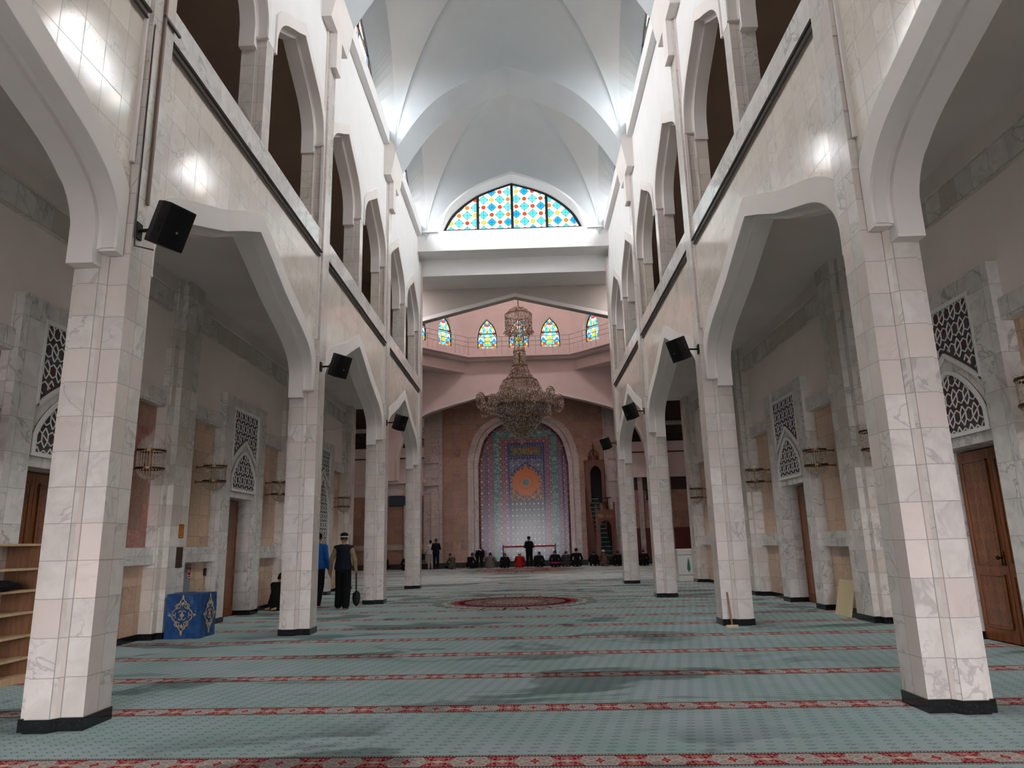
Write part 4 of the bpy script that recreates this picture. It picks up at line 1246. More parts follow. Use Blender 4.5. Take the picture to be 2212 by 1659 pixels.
crys([(11, 700), (11, 745), (13, 757)], 20, .075, .022, .042, 'stem_curtain')
crys([(13, 758), (14, 775), (17, 790)], 30, .065, .022, .038, 'neck_curtain')
crys([(17, 790), (23, 805), (32, 818), (38, 823)], 56, .065, .022, .038, 'skirt')
crys([(38, 823), (45, 833), (48, 846)], 70, .065, .024, .038, 'shoulder')
crys([(52, 848), (66, 858), (71, 868), (66, 877)], 90, .07, .026, .04, 'main_body')
crys([(47, 848), (48, 862)], 60, .07, .024, .04, 'main_body')
crys([(64, 880), (62, 886), (54, 897), (45, 905)], 84, .065, .024, .036, 'upper_bowl')
crys([(45, 906), (42, 914), (34, 923), (27, 928)], 64, .065, .024, .036, 'middle_bowl')
crys([(27, 929), (24, 935), (15, 943), (6, 947)], 40, .06, .022, .032, 'lower_bowl')
crys([(5, 947), (3, 953), (1, 958)], 10, .05, .022, .04, 'finial')
# inner lining that carries the strings (keeps the tiers from being see-through)
for prof, nm in (([(60, 880), (52, 895), (42, 904)], 'upper_bowl_lining'), ([(42, 906), (32, 921), (24, 927)], 'middle_bowl_lining'), ([(24, 929), (14, 941), (2, 946)], 'lower_bowl_lining'), ([(44, 832), (60, 858), (64, 878)], 'body_lining'), ([(14, 790), (28, 816), (42, 832)], 'skirt_lining')):
    MB().lathe([(R(a)*.94, ZP(z)) for a, z in prof], (0, 0, 0), 32).build(nm, M['lining'] if 'lining' in M else M.setdefault('lining', plain('strung_bead_lining', rgb(132,112,96), .45)), ch, True)
for r, z in ((38, 823), (47, 848), (64, 879), (45, 905), (27, 928), (30, 672), (17, 789), (13, 757)):
    ring(R(r), ZP(z), .025, .05).build('brass_ring', M['brass'], ch)
MB().tube([(0, 0, ZP(945)), (0, 0, ZP(640)), (0, 0, 14.2)], .035, 6).build('stem', M['brass'], ch)
# satellite lanterns on arms
def lantern_mesh():
    b = MB()
    for j in range(18):
        t = 2*PI*j/18
        for z in range(7): b.octa((R(9)*math.cos(t), R(9)*math.sin(t), -.05-z*.07), .024, .036)
        for z, rr in ((0.05, 8), (.12, 6), (.17, 3)): b.octa((R(rr)*math.cos(t), R(rr)*math.sin(t), z), .022, .03)
        for z, rr in ((-.55, 7), (-.61, 4)): b.octa((R(rr)*math.cos(t), R(rr)*math.sin(t), z), .022, .03)
    return b
first = None
for j in range(12):
    t = 2*PI*(j+.5)/12
    hi = j % 2 == 0
    rr, z = (R(90), ZP(856)) if hi else (R(84), ZP(868))
    arm = MB().tube([(R(60)*math.cos(t), R(60)*math.sin(t), ZP(872)), (R(76)*math.cos(t), R(76)*math.sin(t), ZP(866)-.1), (rr*math.cos(t), rr*math.sin(t), z)], .022, 6)
    a = arm.build('arm', M['brass'], ch)
    if first is None:
        l = lantern_mesh().build('lantern', M['crystal'], a); first = l
        rb = MB()
        for zz in (0, -.47): rb.lathe([(R(9.4), zz), (R(9.8), zz), (R(9.8), zz+.03), (R(9.4), zz+.03)], (0, 0, 0), 16)
        fr = rb
        ringo = rb.build('lantern_ring', M['brass'], a); ringo.location = (rr*math.cos(t), rr*math.sin(t), z)
    else:
        l = first.copy(); COL.objects.link(l); l.parent = a
        g = ringo.copy(); COL.objects.link(g); g.parent = a; g.location = (rr*math.cos(t), rr*math.sin(t), z)
    l.location = (rr*math.cos(t), rr*math.sin(t), z)

# ================================================================== wall sconces
def make_sconce():
    o = thing('wall_sconce', 'x', 'wall lamp', (0, 0, 0), 0, 'crystal wall lamps in the aisles')
    rd = .2
    for z in (0.0, .28):     # brass rings with their wall arm (wall lies at local y = +.32)
        b = MB().lathe([(rd, z-.012), (rd+.018, z-.012), (rd+.018, z+.018), (rd, z+.018), (rd, z-.012)], (0, 0, 0), 28)
        r = b.build('brass_ring', M['darkbrass'], o)
        b = MB().tube([(0, rd, z), (0, .36, z)], .013, 6); b.ell((0, .36, z), (.035, .02, .035), 10, 6); b.build('wall_arm', M['brass'], r)
    b = MB()
    for j in range(30):
        t = 2*PI*j/30
        for k in range(8): b.octa((rd*math.cos(t), rd*math.sin(t), .02+k*.034), .0125, .019)
    b.build('bead_curtain', M['sconce_crystal'], o)
    b = MB()
    for j in range(26):
        t = 2*PI*j/26
        for q, zz in ((.19, -.03), (.175, -.065), (.15, -.1), (.115, -.13), (.07, -.15), (.02, -.165)): b.octa((q*math.cos(t), q*math.sin(t), zz), .0135, .019)
    b.octa((0, 0, -.2), .014, .03); b.build('bead_bowl', M['sconce_crystal'], o)
    MB().lathe([(.175, .30), (.19, .36), (.17, .43), (.12, .50), (.05, .55), (.012, .60), (.004, .63)], (0, 0, 0), 24).build('glass_dome', M['dome_glass'], o, True)
    b = MB()
    for j in range(16):
        t = 2*PI*j/16
        b.face([(rd*math.cos(t-.12), rd*math.sin(t-.12), .30), (rd*math.cos(t+.12), rd*math.sin(t+.12), .30), ((rd+.05)*math.cos(t), (rd+.05)*math.sin(t), .35)])
    b.build('petal_collar', M['sconce_crystal'], o)
    b = MB(); b.tube([(0, 0, -.12), (0, 0, .34)], .01, 5)
    for j in range(3):
        t = 2*PI*j/3+.4; b.tube([(0, 0, .02), (.08*math.cos(t), .08*math.sin(t), .0), (.09*math.cos(t), .09*math.sin(t), .08)], .009, 5)
    b.build('candle_stem', M['darkbrass'], o)
    return o
sc0 = make_sconce(); used = False
for s in (-1, 1):
    for k in (1, 2, 3):
        mid = C0 + BAY*k - BAY/2
        for e, yy in (('near', mid-1.82), ('far', mid+1.82)):
            o = sc0 if not used else copy_tree(sc0); used = True
            o.location = (W(s, 5.69), yy, 2.66); o.rotation_euler = (0, 0, PI/2 if s < 0 else -PI/2)
            mt = 'red granite' if (s < 0 and k == 1) else 'tan stone'
            o['label'] = 'crystal wall lamp on the %s aisle wall, %s side of the %s portal' % (SIDE[s], {'near': 'nearer', 'far': 'farther'}[e], ['', 'first', 'middle', 'farthest'][k])

# ================================================================== loudspeakers
def make_speaker():
    o = thing('loudspeaker', 'x', 'speaker', (0, 0, 0), 0, 'black loudspeakers on the arcade columns')
    # front looks to local -Y, tapering cabinet behind
    pl = [(-.165, -.15), (.165, -.15), (.165, -.02), (.10, .16), (-.10, .16), (-.165, -.02)]
    b = MB(); b.prism(pl, lambda x, y: (x, y, -.23), lambda x, y: (x, y, .23)); b.build('cabinet', M['black'], o, bevel=.012)
    b = MB()
    n = 8
    b.strip([[(-.148+.296*j/n, -.152-.022*math.sin(PI*j/n), z) for j in range(n+1)] for z in (-.21, .21)])
    b.build('grille', M['grille'], o)
    b = MB(); b.lathe([(.0, 0), (.014, 0), (.014, .006), (0, .006)], (0, 0, 0), 14); b.xf(Matrix.Translation((0, -.176, -.05)) @ Matrix.Rotation(PI/2, 4, 'X')); b.build('badge', M['chrome'], o)
    for j in range(7):
        pass
    for sx in (-1, 1):
        b = MB()
        pts = [(sx*.166, -.14+.0)]
        b.box(min(sx*.160, sx*.167), max(sx*.160, sx*.167), -.13, -.03, -.13, .13)
        for j in range(8): b.box(min(sx*.162, sx*.174), max(sx*.162, sx*.174), -.125, -.035, -.11+j*.028, -.098+j*.028)
        b.build('ribbed_side', M['black'], o)
    return o
sp0 = make_speaker(); used = False
SPK = [(-1, 0, -.24, 4.32, 'large black loudspeaker on the nearest left column, tilted down, with round badge'),
       (-1, 1, -.22, 4.50, 'black loudspeaker on the second left column, above the ceiling fan rod'),
       (-1, 2, -.22, 4.50, 'black loudspeaker on the third left column'),
       (1, 1, -.22, 4.62, 'black loudspeaker on the second right column, rounded back with ribs'),
       (1, 2, -.22, 4.62, 'flat black loudspeaker on the third right column'),
       (1, 3, -.22, 4.62, 'small black loudspeaker on the farthest right column, beside the pulpit crown')]
spk_objs = [sp0] + [copy_tree(sp0) for _ in SPK[1:]]
for (s, i, dy, z, lab), o in zip(SPK, spk_objs):
    c = CY(i)
    o.location = (W(s, 3.355-.36), c+dy, z)
    if (s, i) == (-1, 0): o.rotation_euler = (math.radians(24), 0, math.radians(66))
    elif s < 0: o.rotation_euler = (math.radians(22), 0, math.radians(58))
    else: o.rotation_euler = (math.radians(22), 0, math.radians(-60))
    o['label'] = lab
    # wall bracket (in world axes, parented)
    b = MB()
    wx = W(s, 3.35); cx = W(s, 3.355-.26)
    b.sbox(s, 3.335, 3.356, c-.16, c-.06, z-.06, z+.10)
    b.tube([(wx, c-.11, z+.02), (cx, c-.13, z+.02), (W(s, 3.355-.30), c-.15, z+.02)], .017, 6)
    o.scale = (.86, .86, .86)
    mw = Matrix.Translation(o.location) @ o.rotation_euler.to_matrix().to_4x4() @ Matrix.Scale(.86, 4)
    b.xf(mw.inverted()); b.build('wall_bracket', M['black'], o)
    if (s, i) != (-1, 0): continue
    b = MB(); b.tube([(W(s, 3.35), c-.17, 6.55), (W(s, 3.345), c-.17, z+.05), (W(s, 3.33), c-.18, z-.16), (W(s, 3.355-.22), c-.2, z-.22)], .008, 5)
    b.xf(mw.inverted()); b.build('cable', M['conduit'], o)
# vertical riser conduit on the nearest left column
o = thing('cable_riser', 'brown vertical cable trunking running up the nearest left column to the loudspeaker', 'conduit', (W(-1, 3.345), CY(0)-.02, 4.65))
MB().box(-.002, .02, -.015, .015, 0, 2.35).build('trunking', plain('brown_cable_trunking', rgb(120,96,82), .5), o)
MB().box(-.002, .024, -.02, .3, 2.1, 2.13).build('cross_bar', M['conduit'], o)

# ================================================================== ceiling fan
o = thing('ceiling_fan', 'grey three-bladed ceiling fan on a long dark rod in the left aisle', 'fan', (W(-1, 4.35), 15.5, 3.96))
MB().tube([(0, 0, .62), (0, 0, 2.19)], .012, 6).build('rod', M['black'], o)
MB().lathe([(.03, .5), (.06, .53), (.07, .62), (.02, .63)], (0, 0, 0), 14).build('canopy', M['white'], o)
MB().tube([(0, 0, .02), (0, 0, .52)], .016, 6).build('downrod', M['white'], o)
MB().lathe([(.0, -.07), (.08, -.06), (.13, -.02), (.13, .02), (.06, .05), (0, .05)], (0, 0, 0), 18).build('motor', M['chrome'], o, True)
for j in range(3):
    t = 2*PI*j/3+.12; b = MB(); b.box(.12, .62, -.055, .055, -.006, .006)
    b.xf(Matrix.Rotation(t, 4, 'Z') @ Matrix.Rotation(.2, 4, 'X')); b.build('blade', M['chrome'], o)

# ================================================================== small things in the aisles
# shoe rack against the left wall, bay 1
o = thing('shoe_rack', 'pale wooden open shoe rack at the left edge behind the nearest column', 'shelf', (-5.95, 7.4, 0))
b = MB(); b.box(-.18, -.16, -1.2, .95, 0, 1.5); b.build('back_panel', M['plybrown'], o)
for yy in (-1.2, .93): MB().box(-.18, .26, yy, yy+.02, 0, 1.5).build('side_panel', M['plybrown'], o)
for z in (.0, .24, .48, .73, .97, 1.21, 1.48): MB().box(-.18, .27, -1.2, .95, z, z+.025 if z else .08).build('shelf', M['plywood'], o)
o = thing('black_bag', 'flat black bag lying on the second shelf of the shoe rack', 'bag', (-5.78, 7.75, .995))
b = MB(); b.ell((0, 0, .055), (.17, .36, .055), 14, 8); b.ell((-.02, .12, .08), (.12, .18, .04), 12, 6); b.build('bag', M['black_cloth'], o, True)
MB().tube([(-.05, -.15, .11), (0, 0, .15), (-.05, .15, .12)], .012, 6).build('strap', M['black_cloth'], o)

# blue covered box
o = thing('covered_box', 'box under a shiny blue velvet cover with gold ornaments, left aisle', 'box', (-5.63, 12.16, 0))
b = MB(); n = 8
def sk(x, y, z): return (x+.012*math.sin(9*z+7*y)+.01*math.sin(13*y), y+.014*math.sin(8*z+9*x)+.008*math.sin(17*x), z)
b.box(-.30, .28, -.30, .27, 0, .70)
me = b.build('cover', plain('blue_velvet', rgb(24,72,128), .38, 0, .5, .2, 9.0), o)
m1 = me.modifiers.new('sub', 'SUBSURF'); m1.subdivision_type = 'SIMPLE'; m1.levels = m1.render_levels = 4
tx = bpy.data.textures.new('cloth_folds', 'CLOUDS'); tx.noise_scale = .18
m2 = me.modifiers.new('disp', 'DISPLACE'); m2.texture = tx; m2.strength = .035; m2.mid_level = .5
goldm = plain('gold_applique', rgb(184,164,122), .6)
def ornament(scale_u):
    b = MB()
    def curl(cx, cz, r, a0, da, sgn=1):
        b.tube([(cx+r*(1-.09*k)*math.cos(a0+da*k), 0, cz+r*(1-.09*k)*math.sin(a0+da*k)) for k in range(9)], .0075, 5)
    for sx in (-1, 1):
        for cz in (-.13, .13):
            curl(sx*.07, cz, .055, 0 if sx > 0 else PI, sx*.7*(1 if cz > 0 else -1))
        curl(sx*.13, .03, .05, PI/2, -sx*.7); curl(sx*.13, -.03, .05, -PI/2, sx*.7)
        curl(sx*.10, .115, .03, PI/2, sx*.75); curl(sx*.10, -.115, .03, -PI/2, -sx*.75); curl(sx*.035, .19, .03, 0, sx*.8); curl(sx*.035, -.19, .03, 0, -sx*.8)
        curl(sx*.04, .04, .045, -PI/2, -sx*.65); curl(sx*.04, -.05, .045, PI/2, sx*.65)
        b.tube([(0, 0, .27), (sx*.05, 0, .2), (sx*.1, 0, .12), (sx*.2, 0, 0), (sx*.1, 0, -.12), (sx*.05, 0, -.2), (0, 0, -.27)], .0065, 5)
        b.octa((sx*.215, 0, 0), .025, .025)
    b.octa((0, 0, .28), .022, .045); b.octa((0, 0, -.28), .022, .045); b.octa((0, 0, 0), .03, .04); b.octa((0, 0, .17), .025, .035); b.octa((0, 0, -.17), .025, .035)
    b.v = [(x*scale_u, y*.5, z) for x, y, z in b.v]
    return b
a = ornament(.95).build('gold_ornament', goldm, o); a.location = (-.02, -.315, .37)
a = ornament(.95).build('gold_ornament', goldm, o); a.location = (.297, -.01, .37); a.rotation_euler = (0, 0, PI/2)

# signs on the left pilaster by the box
def sign(name, label, y, z, w, h, mat, ink, rows, cat='sign'):
    o = thing(name, label, cat, (W(-1, 5.715), y, z))
    MB().box(-.012, .0, -w/2, w/2, -h/2, h/2).build('plate', mat, o)
    b = MB()
    r2 = random.Random(int(y*100)+int(z*10))
    for zc, wd, th in rows:
        x = -wd/2
        while x < wd/2-.01:
            l = r2.uniform(.012, .04); b.box(0, .003, x, min(x+l, wd/2), zc-th/2, zc+th/2); x += l+.008
    b.build('lettering', ink, o)
    b = MB()
    for q in ((-w/2, w/2, h/2-.012, h/2), (-w/2, w/2, -h/2, -h/2+.012), (-w/2, -w/2+.012, -h/2, h/2), (w/2-.012, w/2, -h/2, h/2)): b.box(0, .004, *q)
    b.build('border', ink, o)
    return o
sign('notice_sign', 'small orange notice with brown lettering above the bronze plaque', 12.26, 1.72, .17, .23, plain('orange_notice', rgb(206,128,44), .5), plain('brown_notice_ink', rgb(110,58,24), .6),
     [(.085, .09, .012), (.06, .13, .012), (.035, .10, .010), (.01, .12, .010), (-.015, .08, .01), (-.04, .10, .01), (-.07, .12, .012)])
sign('bronze_plaque', 'dark bronze plaque with raised lettering on the left pilaster', 12.26, 1.28, .22, .34, M['darkbrass'] if False else plain('plaque_bronze', rgb(84,66,48), .4, .3), plain('plaque_letters', rgb(52,38,28), .5),
     [(.11, .15, .016), (.07, .10, .012), (.045, .15, .010), (.02, .12, .01), (-.0, .15, .01), (-.03, .12, .01), (-.10, .12, .014), (-.13, .10, .012)], 'plaque')
o = sign('fire_sign', 'red and white fire equipment sign on a grey cabinet left of the first left door', 13.34, 1.0, .15, .2, M['red_cloth'], M['white'], [(.05, .07, .02), (.015, .09, .03), (-.06, .10, .012)])
o.location = (W(-1, 6.035), 13.34, 1.0)
b = thing('hydrant_cabinet', 'grey flat metal cabinet door beside the blue box with the red sign', 'cabinet', (W(-1, 6.042), 13.26, .6))
MB().box(-.02, .0, -.28, .16, -.45, .55).build('cabinet_door', plain('grey_metal', rgb(140,142,146), .5), b); MB().box(0, .012, .1, .13, -.05, .05).build('handle', M['chrome'], b)
o = thing('wall_switch', 'small black switch box on the tan panel left of the first left door', 'switch', (W(-1, 6.045), 14.0, .98))
MB().box(0, .02, -.04, .04, -.07, .07).build('box', M['black'], o); MB().box(.02, .026, -.015, .015, -.03, .03).build('button', M['conduit'], o)
# right aisle
o = thing('power_socket', 'white wall socket low on the tan panel beyond the middle right door', 'socket', (W(1, 6.04), 16.95, .32))
MB().box(-.012, 0, -.045, .045, -.045, .045).build('plate', M['white'], o); b = MB(); b.lathe([(.028, 0), (.026, .006), (0, .006)], (0, 0, 0), 12); b.xf(Matrix.Translation((-.013, 0, 0)) @ Matrix.Rotation(PI/2, 4, 'Y')); b.build('outlet', M['conduit'], o)
o = thing('leaning_board', 'cream hardboard sheet leaning against the right aisle wall', 'board', (W(1, 5.72), 13.05, 0))
b = MB(); b.box(-.006, .006, -.32, .32, 0, .62); b.xf(Matrix.Rotation(math.radians(14), 4, 'Y')); b.build('sheet', M['hardboard'], o)
o = thing('floor_squeegee', 'wooden T shaped squeegee leaning against the second right column', 'squeegee', (3.18, 11.78, 0))
MB().box(-.09, .09, -.02, .02, 0, .035).build('head', M['plywood'], o)
b = MB(); b.tube([(0, 0, .03), (.01, .17, .52)], .014, 8); b.build('handle', wood('broom_handle_wood', rgb(150,110,76), rgb(128,90,60)), o)
o = thing('donation_box', 'white donation box with green emblem beside the third right column', 'box', (5.35, 24.9, 0))
b = MB(); b.box(-.35, .35, -.35, .35, 0, 1.0); b.build('body', M['white'], o, bevel=.01)
MB().box(-.38, .38, -.38, .38, 1.0, 1.05).build('lid', M['white'], o)
for q in ((-.3, -.351, .12, .5), ): pass
b = MB(); b.prism([(0, .28), (.06, .4), (.035, .62), (0, .78), (-.035, .62), (-.06, .4)], lambda u, z: (u, -.352, z), lambda u, z: (u, -.358, z)); b.build('emblem', plain('green_emblem', rgb(40,120,84), .5), o)
b = MB(); b.box(-.34, .34, -.354, -.35, .53-.34, .545-.34); b.box(-.34, .34, -.354, -.35, .85, .865); b.build('panel_line', M['conduit'], o)
o = thing('extinguisher', 'narrow white box with red mark in the recess left of the second right column', 'box', (W(1, 6.03), 19.5, .75))
MB().box(-.05, 0, -.1, .1, -.3, .3).build('case', M['white'], o); MB().box(-.055, -.05, -.04, .04, .1, .2).build('mark', M['red_cloth'], o)

# ================================================================== people
def blob(name, prims, voxel, mat, parent, smooth_it=4):
    b = MB()
    for p in prims:
        if p[0] == 'c':
            _, a, e, r0, r1 = p; a, e = Vector(a), Vector(e); n = 10
            t = e-a; L = t.length
            if L < 1e-6: continue
            t /= L
            rows = []; u = t.cross(Vector((0, 0, 1)));
            if u.length < 1e-3: u = t.cross(Vector((1, 0, 0)))
            u.normalize(); w = t.cross(u)
            for ph in (-90, -55, -20): rows.append((a + t*r0*math.sin(math.radians(ph)), r0*max(math.cos(math.radians(ph)), .02)))
            for ph in (20, 55, 90): rows.append((e + t*r1*math.sin(math.radians(ph)), r1*max(math.cos(math.radians(ph)), .02)))
            b.strip([[c + (u*math.cos(2*PI*j/n)+w*math.sin(2*PI*j/n))*r for j in range(n)] for c, r in rows], True)
            b.face([rows[0][0] + (u*math.cos(2*PI*j/n)+w*math.sin(2*PI*j/n))*rows[0][1] for j in range(n)])
            b.face([rows[-1][0] + (u*math.cos(2*PI*j/n)+w*math.sin(2*PI*j/n))*rows[-1][1] for j in range(n)])
        else:
            b.ell(p[1], p[2], 14, 10)
    o = b.build(name, mat, None)
    m = o.modifiers.new('fuse', 'REMESH'); m.mode = 'VOXEL'; m.voxel_size = voxel
    sm = o.modifiers.new('soften', 'SMOOTH'); sm.factor = .5; sm.iterations = smooth_it
    dg = bpy.context.evaluated_depsgraph_get()
    me = bpy.data.meshes.new_from_object(o.evaluated_get(dg))
    me.name = name; old = o.data
    o.modifiers.clear(); o.data = me; bpy.data.meshes.remove(old)
    me.materials.clear(); me.materials.append(mat)
    me.polygons.foreach_set('use_smooth', [True]*len(me.polygons))
    o.parent = parent
    return o
def V(*a): return Vector(a)
def mirror(p): return Vector((-p[0], p[1], p[2]))
def pose_stand(H=1.72, arms='down', step=0.0):
    k = H/1.72
    J = dict(pelvis=V(0, 0, .95), waist=V(0, .0, 1.08), chest=V(0, -.01, 1.30), neck=V(0, 0, 1.45), head=V(0, .02, 1.60),
             hipL=V(-.09, 0, .92), hipR=V(.09, 0, .92), kneeL=V(-.10, .02+step, .49), kneeR=V(.10, .02-step*.4, .49), ankL=V(-.10, -.03+step*.6, .08), ankR=V(.10, -.03-step*1.2, .08),
             shL=V(-.17, 0, 1.385), shR=V(.17, 0, 1.385))
    if arms == 'down':
        J.update(elL=V(-.235, -.03, 1.11), elR=V(.235, -.03, 1.11), wrL=V(-.255, .05, .87), wrR=V(.255, .05, .87))
    else:
        J.update(elL=V(-.24, .05, 1.13), elR=V(.24, .05, 1.13), wrL=V(-.06, .22, 1.10), wrR=V(.06, .22, 1.12))
    return {a: b*k for a, b in J.items()}
def pose_sit(lean=.08, k=1.0, knees=.40):
    J = dict(pelvis=V(0, 0, .17), waist=V(0, lean*.4, .30), chest=V(0, lean*.9, .46), neck=V(0, lean*1.6, .61), head=V(0, lean*2.4+.02, .72),
             hipL=V(-.12, .02, .16), hipR=V(.12, .02, .16), kneeL=V(-.22, knees*.85, .11), kneeR=V(.22, knees*.85, .11), ankL=V(-.10, -.06, .06), ankR=V(.10, -.06, .06),
             shL=V(-.18, lean*1.1, .56), shR=V(.18, lean*1.1, .56), elL=V(-.27, .10+lean, .35), elR=V(.27, .10+lean, .35), wrL=V(-.16, .28, .24), wrR=V(.16, .28, .24))
    return {a: b*k for a, b in J.items()}
def pose_bow():
    return dict(pelvis=V(0, -.06, .93), waist=V(0, .08, .98), chest=V(0, .32, 1.0), neck=V(0, .50, .98), head=V(0, .64, .93),
                hipL=V(-.09, -.05, .90), hipR=V(.09, -.05, .90), kneeL=V(-.12, -.03, .48), kneeR=V(.12, -.03, .48), ankL=V(-.13, -.03, .08), ankR=V(.13, -.03, .08),
                shL=V(-.18, .42, .97), shR=V(.18, .42, .97), elL=V(-.24, .30, .74), elR=V(.24, .30, .74), wrL=V(-.16, .08, .54), wrR=V(.16, .08, .54))
def person(label, loc, rz, J, coat, trousers, cap=None, hair='black_cloth', sleeves=None, skirt=False, voxel=.013, barefoot=False, seated=False, detail=False, group=None):
    o = thing('person', label, 'person', loc, rz, group)
    S = M['skin']; P = []
    c = lambda a, e, r0, r1: P.append(('c', J[a] if isinstance(a, str) else a, J[e] if isinstance(e, str) else e, r0, r1))
    c('pelvis', 'waist', .125, .115); c('waist', 'chest', .115, .13); c('chest', 'neck', .12, .055); c('neck', 'head', .052, .06)
    h = J['head']; f = (J['head']-J['neck']).normalized()
    P.append(('e', h, (.076, .094, .112)))
    P.append(('e', h+V(0, .092, -.015), (.014, .022, .02)))            # nose
    P.append(('e', h+V(0, .082, -.06), (.03, .014, .01)))              # mouth
    for sx in (-1, 1):
        P.append(('e', h+V(sx*.079, -.005, -.005), (.012, .026, .034)))  # ears
        P.append(('e', h+V(sx*.03, .084, .02), (.016, .012, .010)))      # eyes
    for q in 'LR':
        c('chest', 'sh'+q, .09, .045); c('sh'+q, 'el'+q, .048, .040); c('el'+q, 'wr'+q, .04, .028)
        c('pelvis', 'hip'+q, .11, .095); c('hip'+q, 'knee'+q, .09, .058); c('knee'+q, 'ank'+q, .058, .036)
        a = J['ank'+q]
        if seated: c(a, a+V(0, -.16, -.02), .035, .025)
        else: c(a+V(0, -.02, -.04), a+V(.02 if q == 'R' else -.02, .15, -.055), .036, .026)
        # hand: palm and five fingers
        w = J['wr'+q]; d = (w-J['el'+q]).normalized(); side = V(1 if q == 'L' else -1, 0, 0)
        ac = d.cross(V(0, 0, 1) if abs(d.z) < .9 else V(1, 0, 0)).normalized()
        c(w, w+d*.075, .030, .034)
        for fi, (sp, ln) in enumerate(((-.026, .062), (-.009, .074), (.009, .070), (.026, .055))):
            a0 = w+d*.085+ac*sp; m_ = a0+d*ln*.55+side*.004; c(a0, m_, .0105, .0095); c(m_, m_+d*ln*.42+side*.012+V(0, .008, 0), .0095, .008)
        a0 = w+d*.03+ac*.032; c(a0, a0+ac*.022+d*.035+V(0, .015, 0), .012, .010); c(a0+ac*.022+d*.035+V(0, .015, 0), a0+ac*.024+d*.062+V(0, .02, 0), .010, .009)
    blob('body', P, voxel if not detail else .0075, S, o)
    # clothing shells
    T = []
    t = lambda a, e, r0, r1: T.append(('c', J[a] if isinstance(a, str) else a, J[e] if isinstance(e, str) else e, r0, r1))
    t('pelvis', 'waist', .150, .142); t('waist', 'chest', .142, .155)
    ch_, nk = J['chest'], J['neck']
    t('chest', ch_.lerp(nk, .75), .145, .075)
    for q in 'LR':
        t('chest', 'sh'+q, .125, .072); t(ch_.lerp(nk, .8), 'sh'+q, .066, .070)
        t(ch_.lerp(J['pelvis'], .5)+V((-.05 if q == 'L' else .05), 0, 0), J['hip'+q]*1.0+V(0, 0, .02), .13, .125)
    if seated:
        T.append(('c', V(0, .06, .14), J['waist'], .23, .175)); T.append(('c', V(-.15, .08, .13), V(.15, .08, .13), .15, .15)); T.append(('c', J['waist'], J['chest'], .175, .165))
    else: T.append(('c', J['pelvis']+V(-.05, 0, 0), J['chest']+V(-.05, 0, 0), .125, .125)); T.append(('c', J['pelvis']+V(.05, 0, 0), J['chest']+V(.05, 0, 0), .125, .125))
    Sl = []
    for q in 'LR':
        Sl.append(('c', J['sh'+q], J['el'+q], .072, .060)); Sl.append(('c', J['el'+q], J['wr'+q].lerp(J['el'+q], .08), .057, .043))
    if sleeves is None: T += Sl
    blob('coat' if sleeves is None else 'vest', T, voxel, M[coat], o)
    if sleeves is not None: blob('shirt_sleeve', Sl+[('c', J['chest'], J['shL'], .10, .068), ('c', J['chest'], J['shR'], .10, .068), ('c', J['chest'].lerp(J['neck'], .5), J['neck'], .07, .062)], voxel, M[sleeves], o)
    G = []
    for q in 'LR':
        G.append(('c', J['pelvis'], J['hip'+q], .125, .112)); G.append(('c', J['hip'+q], J['knee'+q], .108, .088+.012*detail)); G.append(('c', J['knee'+q], J['ank'+q].lerp(J['knee'+q], .06), .087+.012*detail, .070+.022*detail))
    blob('trousers', G, voxel, M[trousers], o)
    # hair / headwear
    b = MB(); rows = []
    up = 1.0
    for k in range(7):
        ph = math.radians(-22+k*18.6); rows.append([(h.x+.083*math.cos(ph)*math.cos(2*PI*j/16), h.y-.006+.099*math.cos(ph)*math.sin(2*PI*j/16)-(.012 if k < 2 else 0), h.z+.012+.112*math.sin(ph)+(.05*max(0, math.sin(2*PI*j/16)) if k < 2 else 0)) for j in range(16)])
    b.strip(rows, True); b.face(rows[-1]); b.build('hair', M[hair], o, True)
    if cap:
        b = MB(); prof = [(.089, .03), (.092, .06), (.088, .10), (.06, .128), (.012, .14)]
        rows = [[(h.x+r*math.cos(2*PI*j/18), h.y-.006+r*1.14*math.sin(2*PI*j/18), h.z+z) for j in range(18)] for r, z in prof]
        b.strip(rows, True); b.face(rows[-1]); cp = b.build('cap', M[cap], o, True)
        if detail:
            b = MB(); b.strip([[(h.x+.0935*math.cos(2*PI*j/18), h.y-.006+.1065*math.sin(2*PI*j/18), h.z+z) for j in range(18)] for z in (.032, .055)], True)
            b.build('cap_band', M['white_cloth'], cp)
    return o

# the man in the vest walking away, shovel in his right hand
J = pose_stand(1.70, 'down', .07)
J['wrR'] = V(.285, .05, .84); J['wrL'] = V(-.30, .04, .84); J['elR'] = V(.27, -.03, 1.08); J['elL'] = V(-.275, -.04, 1.08)
person('person seen from behind in navy vest, checked sleeves and white-banded cap, carrying a shovel', (-4.30, 16.75, 0), 0.03, J, 'navy', 'black_cloth', 'black_cloth', 'charcoal', 'khaki', voxel=.010, detail=True)
o = thing('shovel', 'black shovel held blade down by the person in the vest', 'shovel', (-4.0, 16.80, .05))
MB().tube([(-.012, -.0, .84), (0, 0, .30)], .017, 8).build('shaft', M['black'], o)
MB().tube([(-.05, 0, .85), (.03, 0, .85)], .018, 8).build('grip', M['black'], o)
b = MB(); rows = []
for z, w, dp in ((.34, .03, .02), (.29, .085, .0), (.18, .095, -.012), (.08, .075, -.008), (.02, .03, .01), (.0, .005, .015)):
    rows.append([(w*u, dp+.03*u*u, z) for u in (-1, -.5, 0, .5, 1)])
b.strip(rows); bl = b.build('blade', M['black'], o); sd = bl.modifiers.new('thick', 'SOLIDIFY'); sd.thickness = .006
J = pose_stand(1.74, 'down', .09)
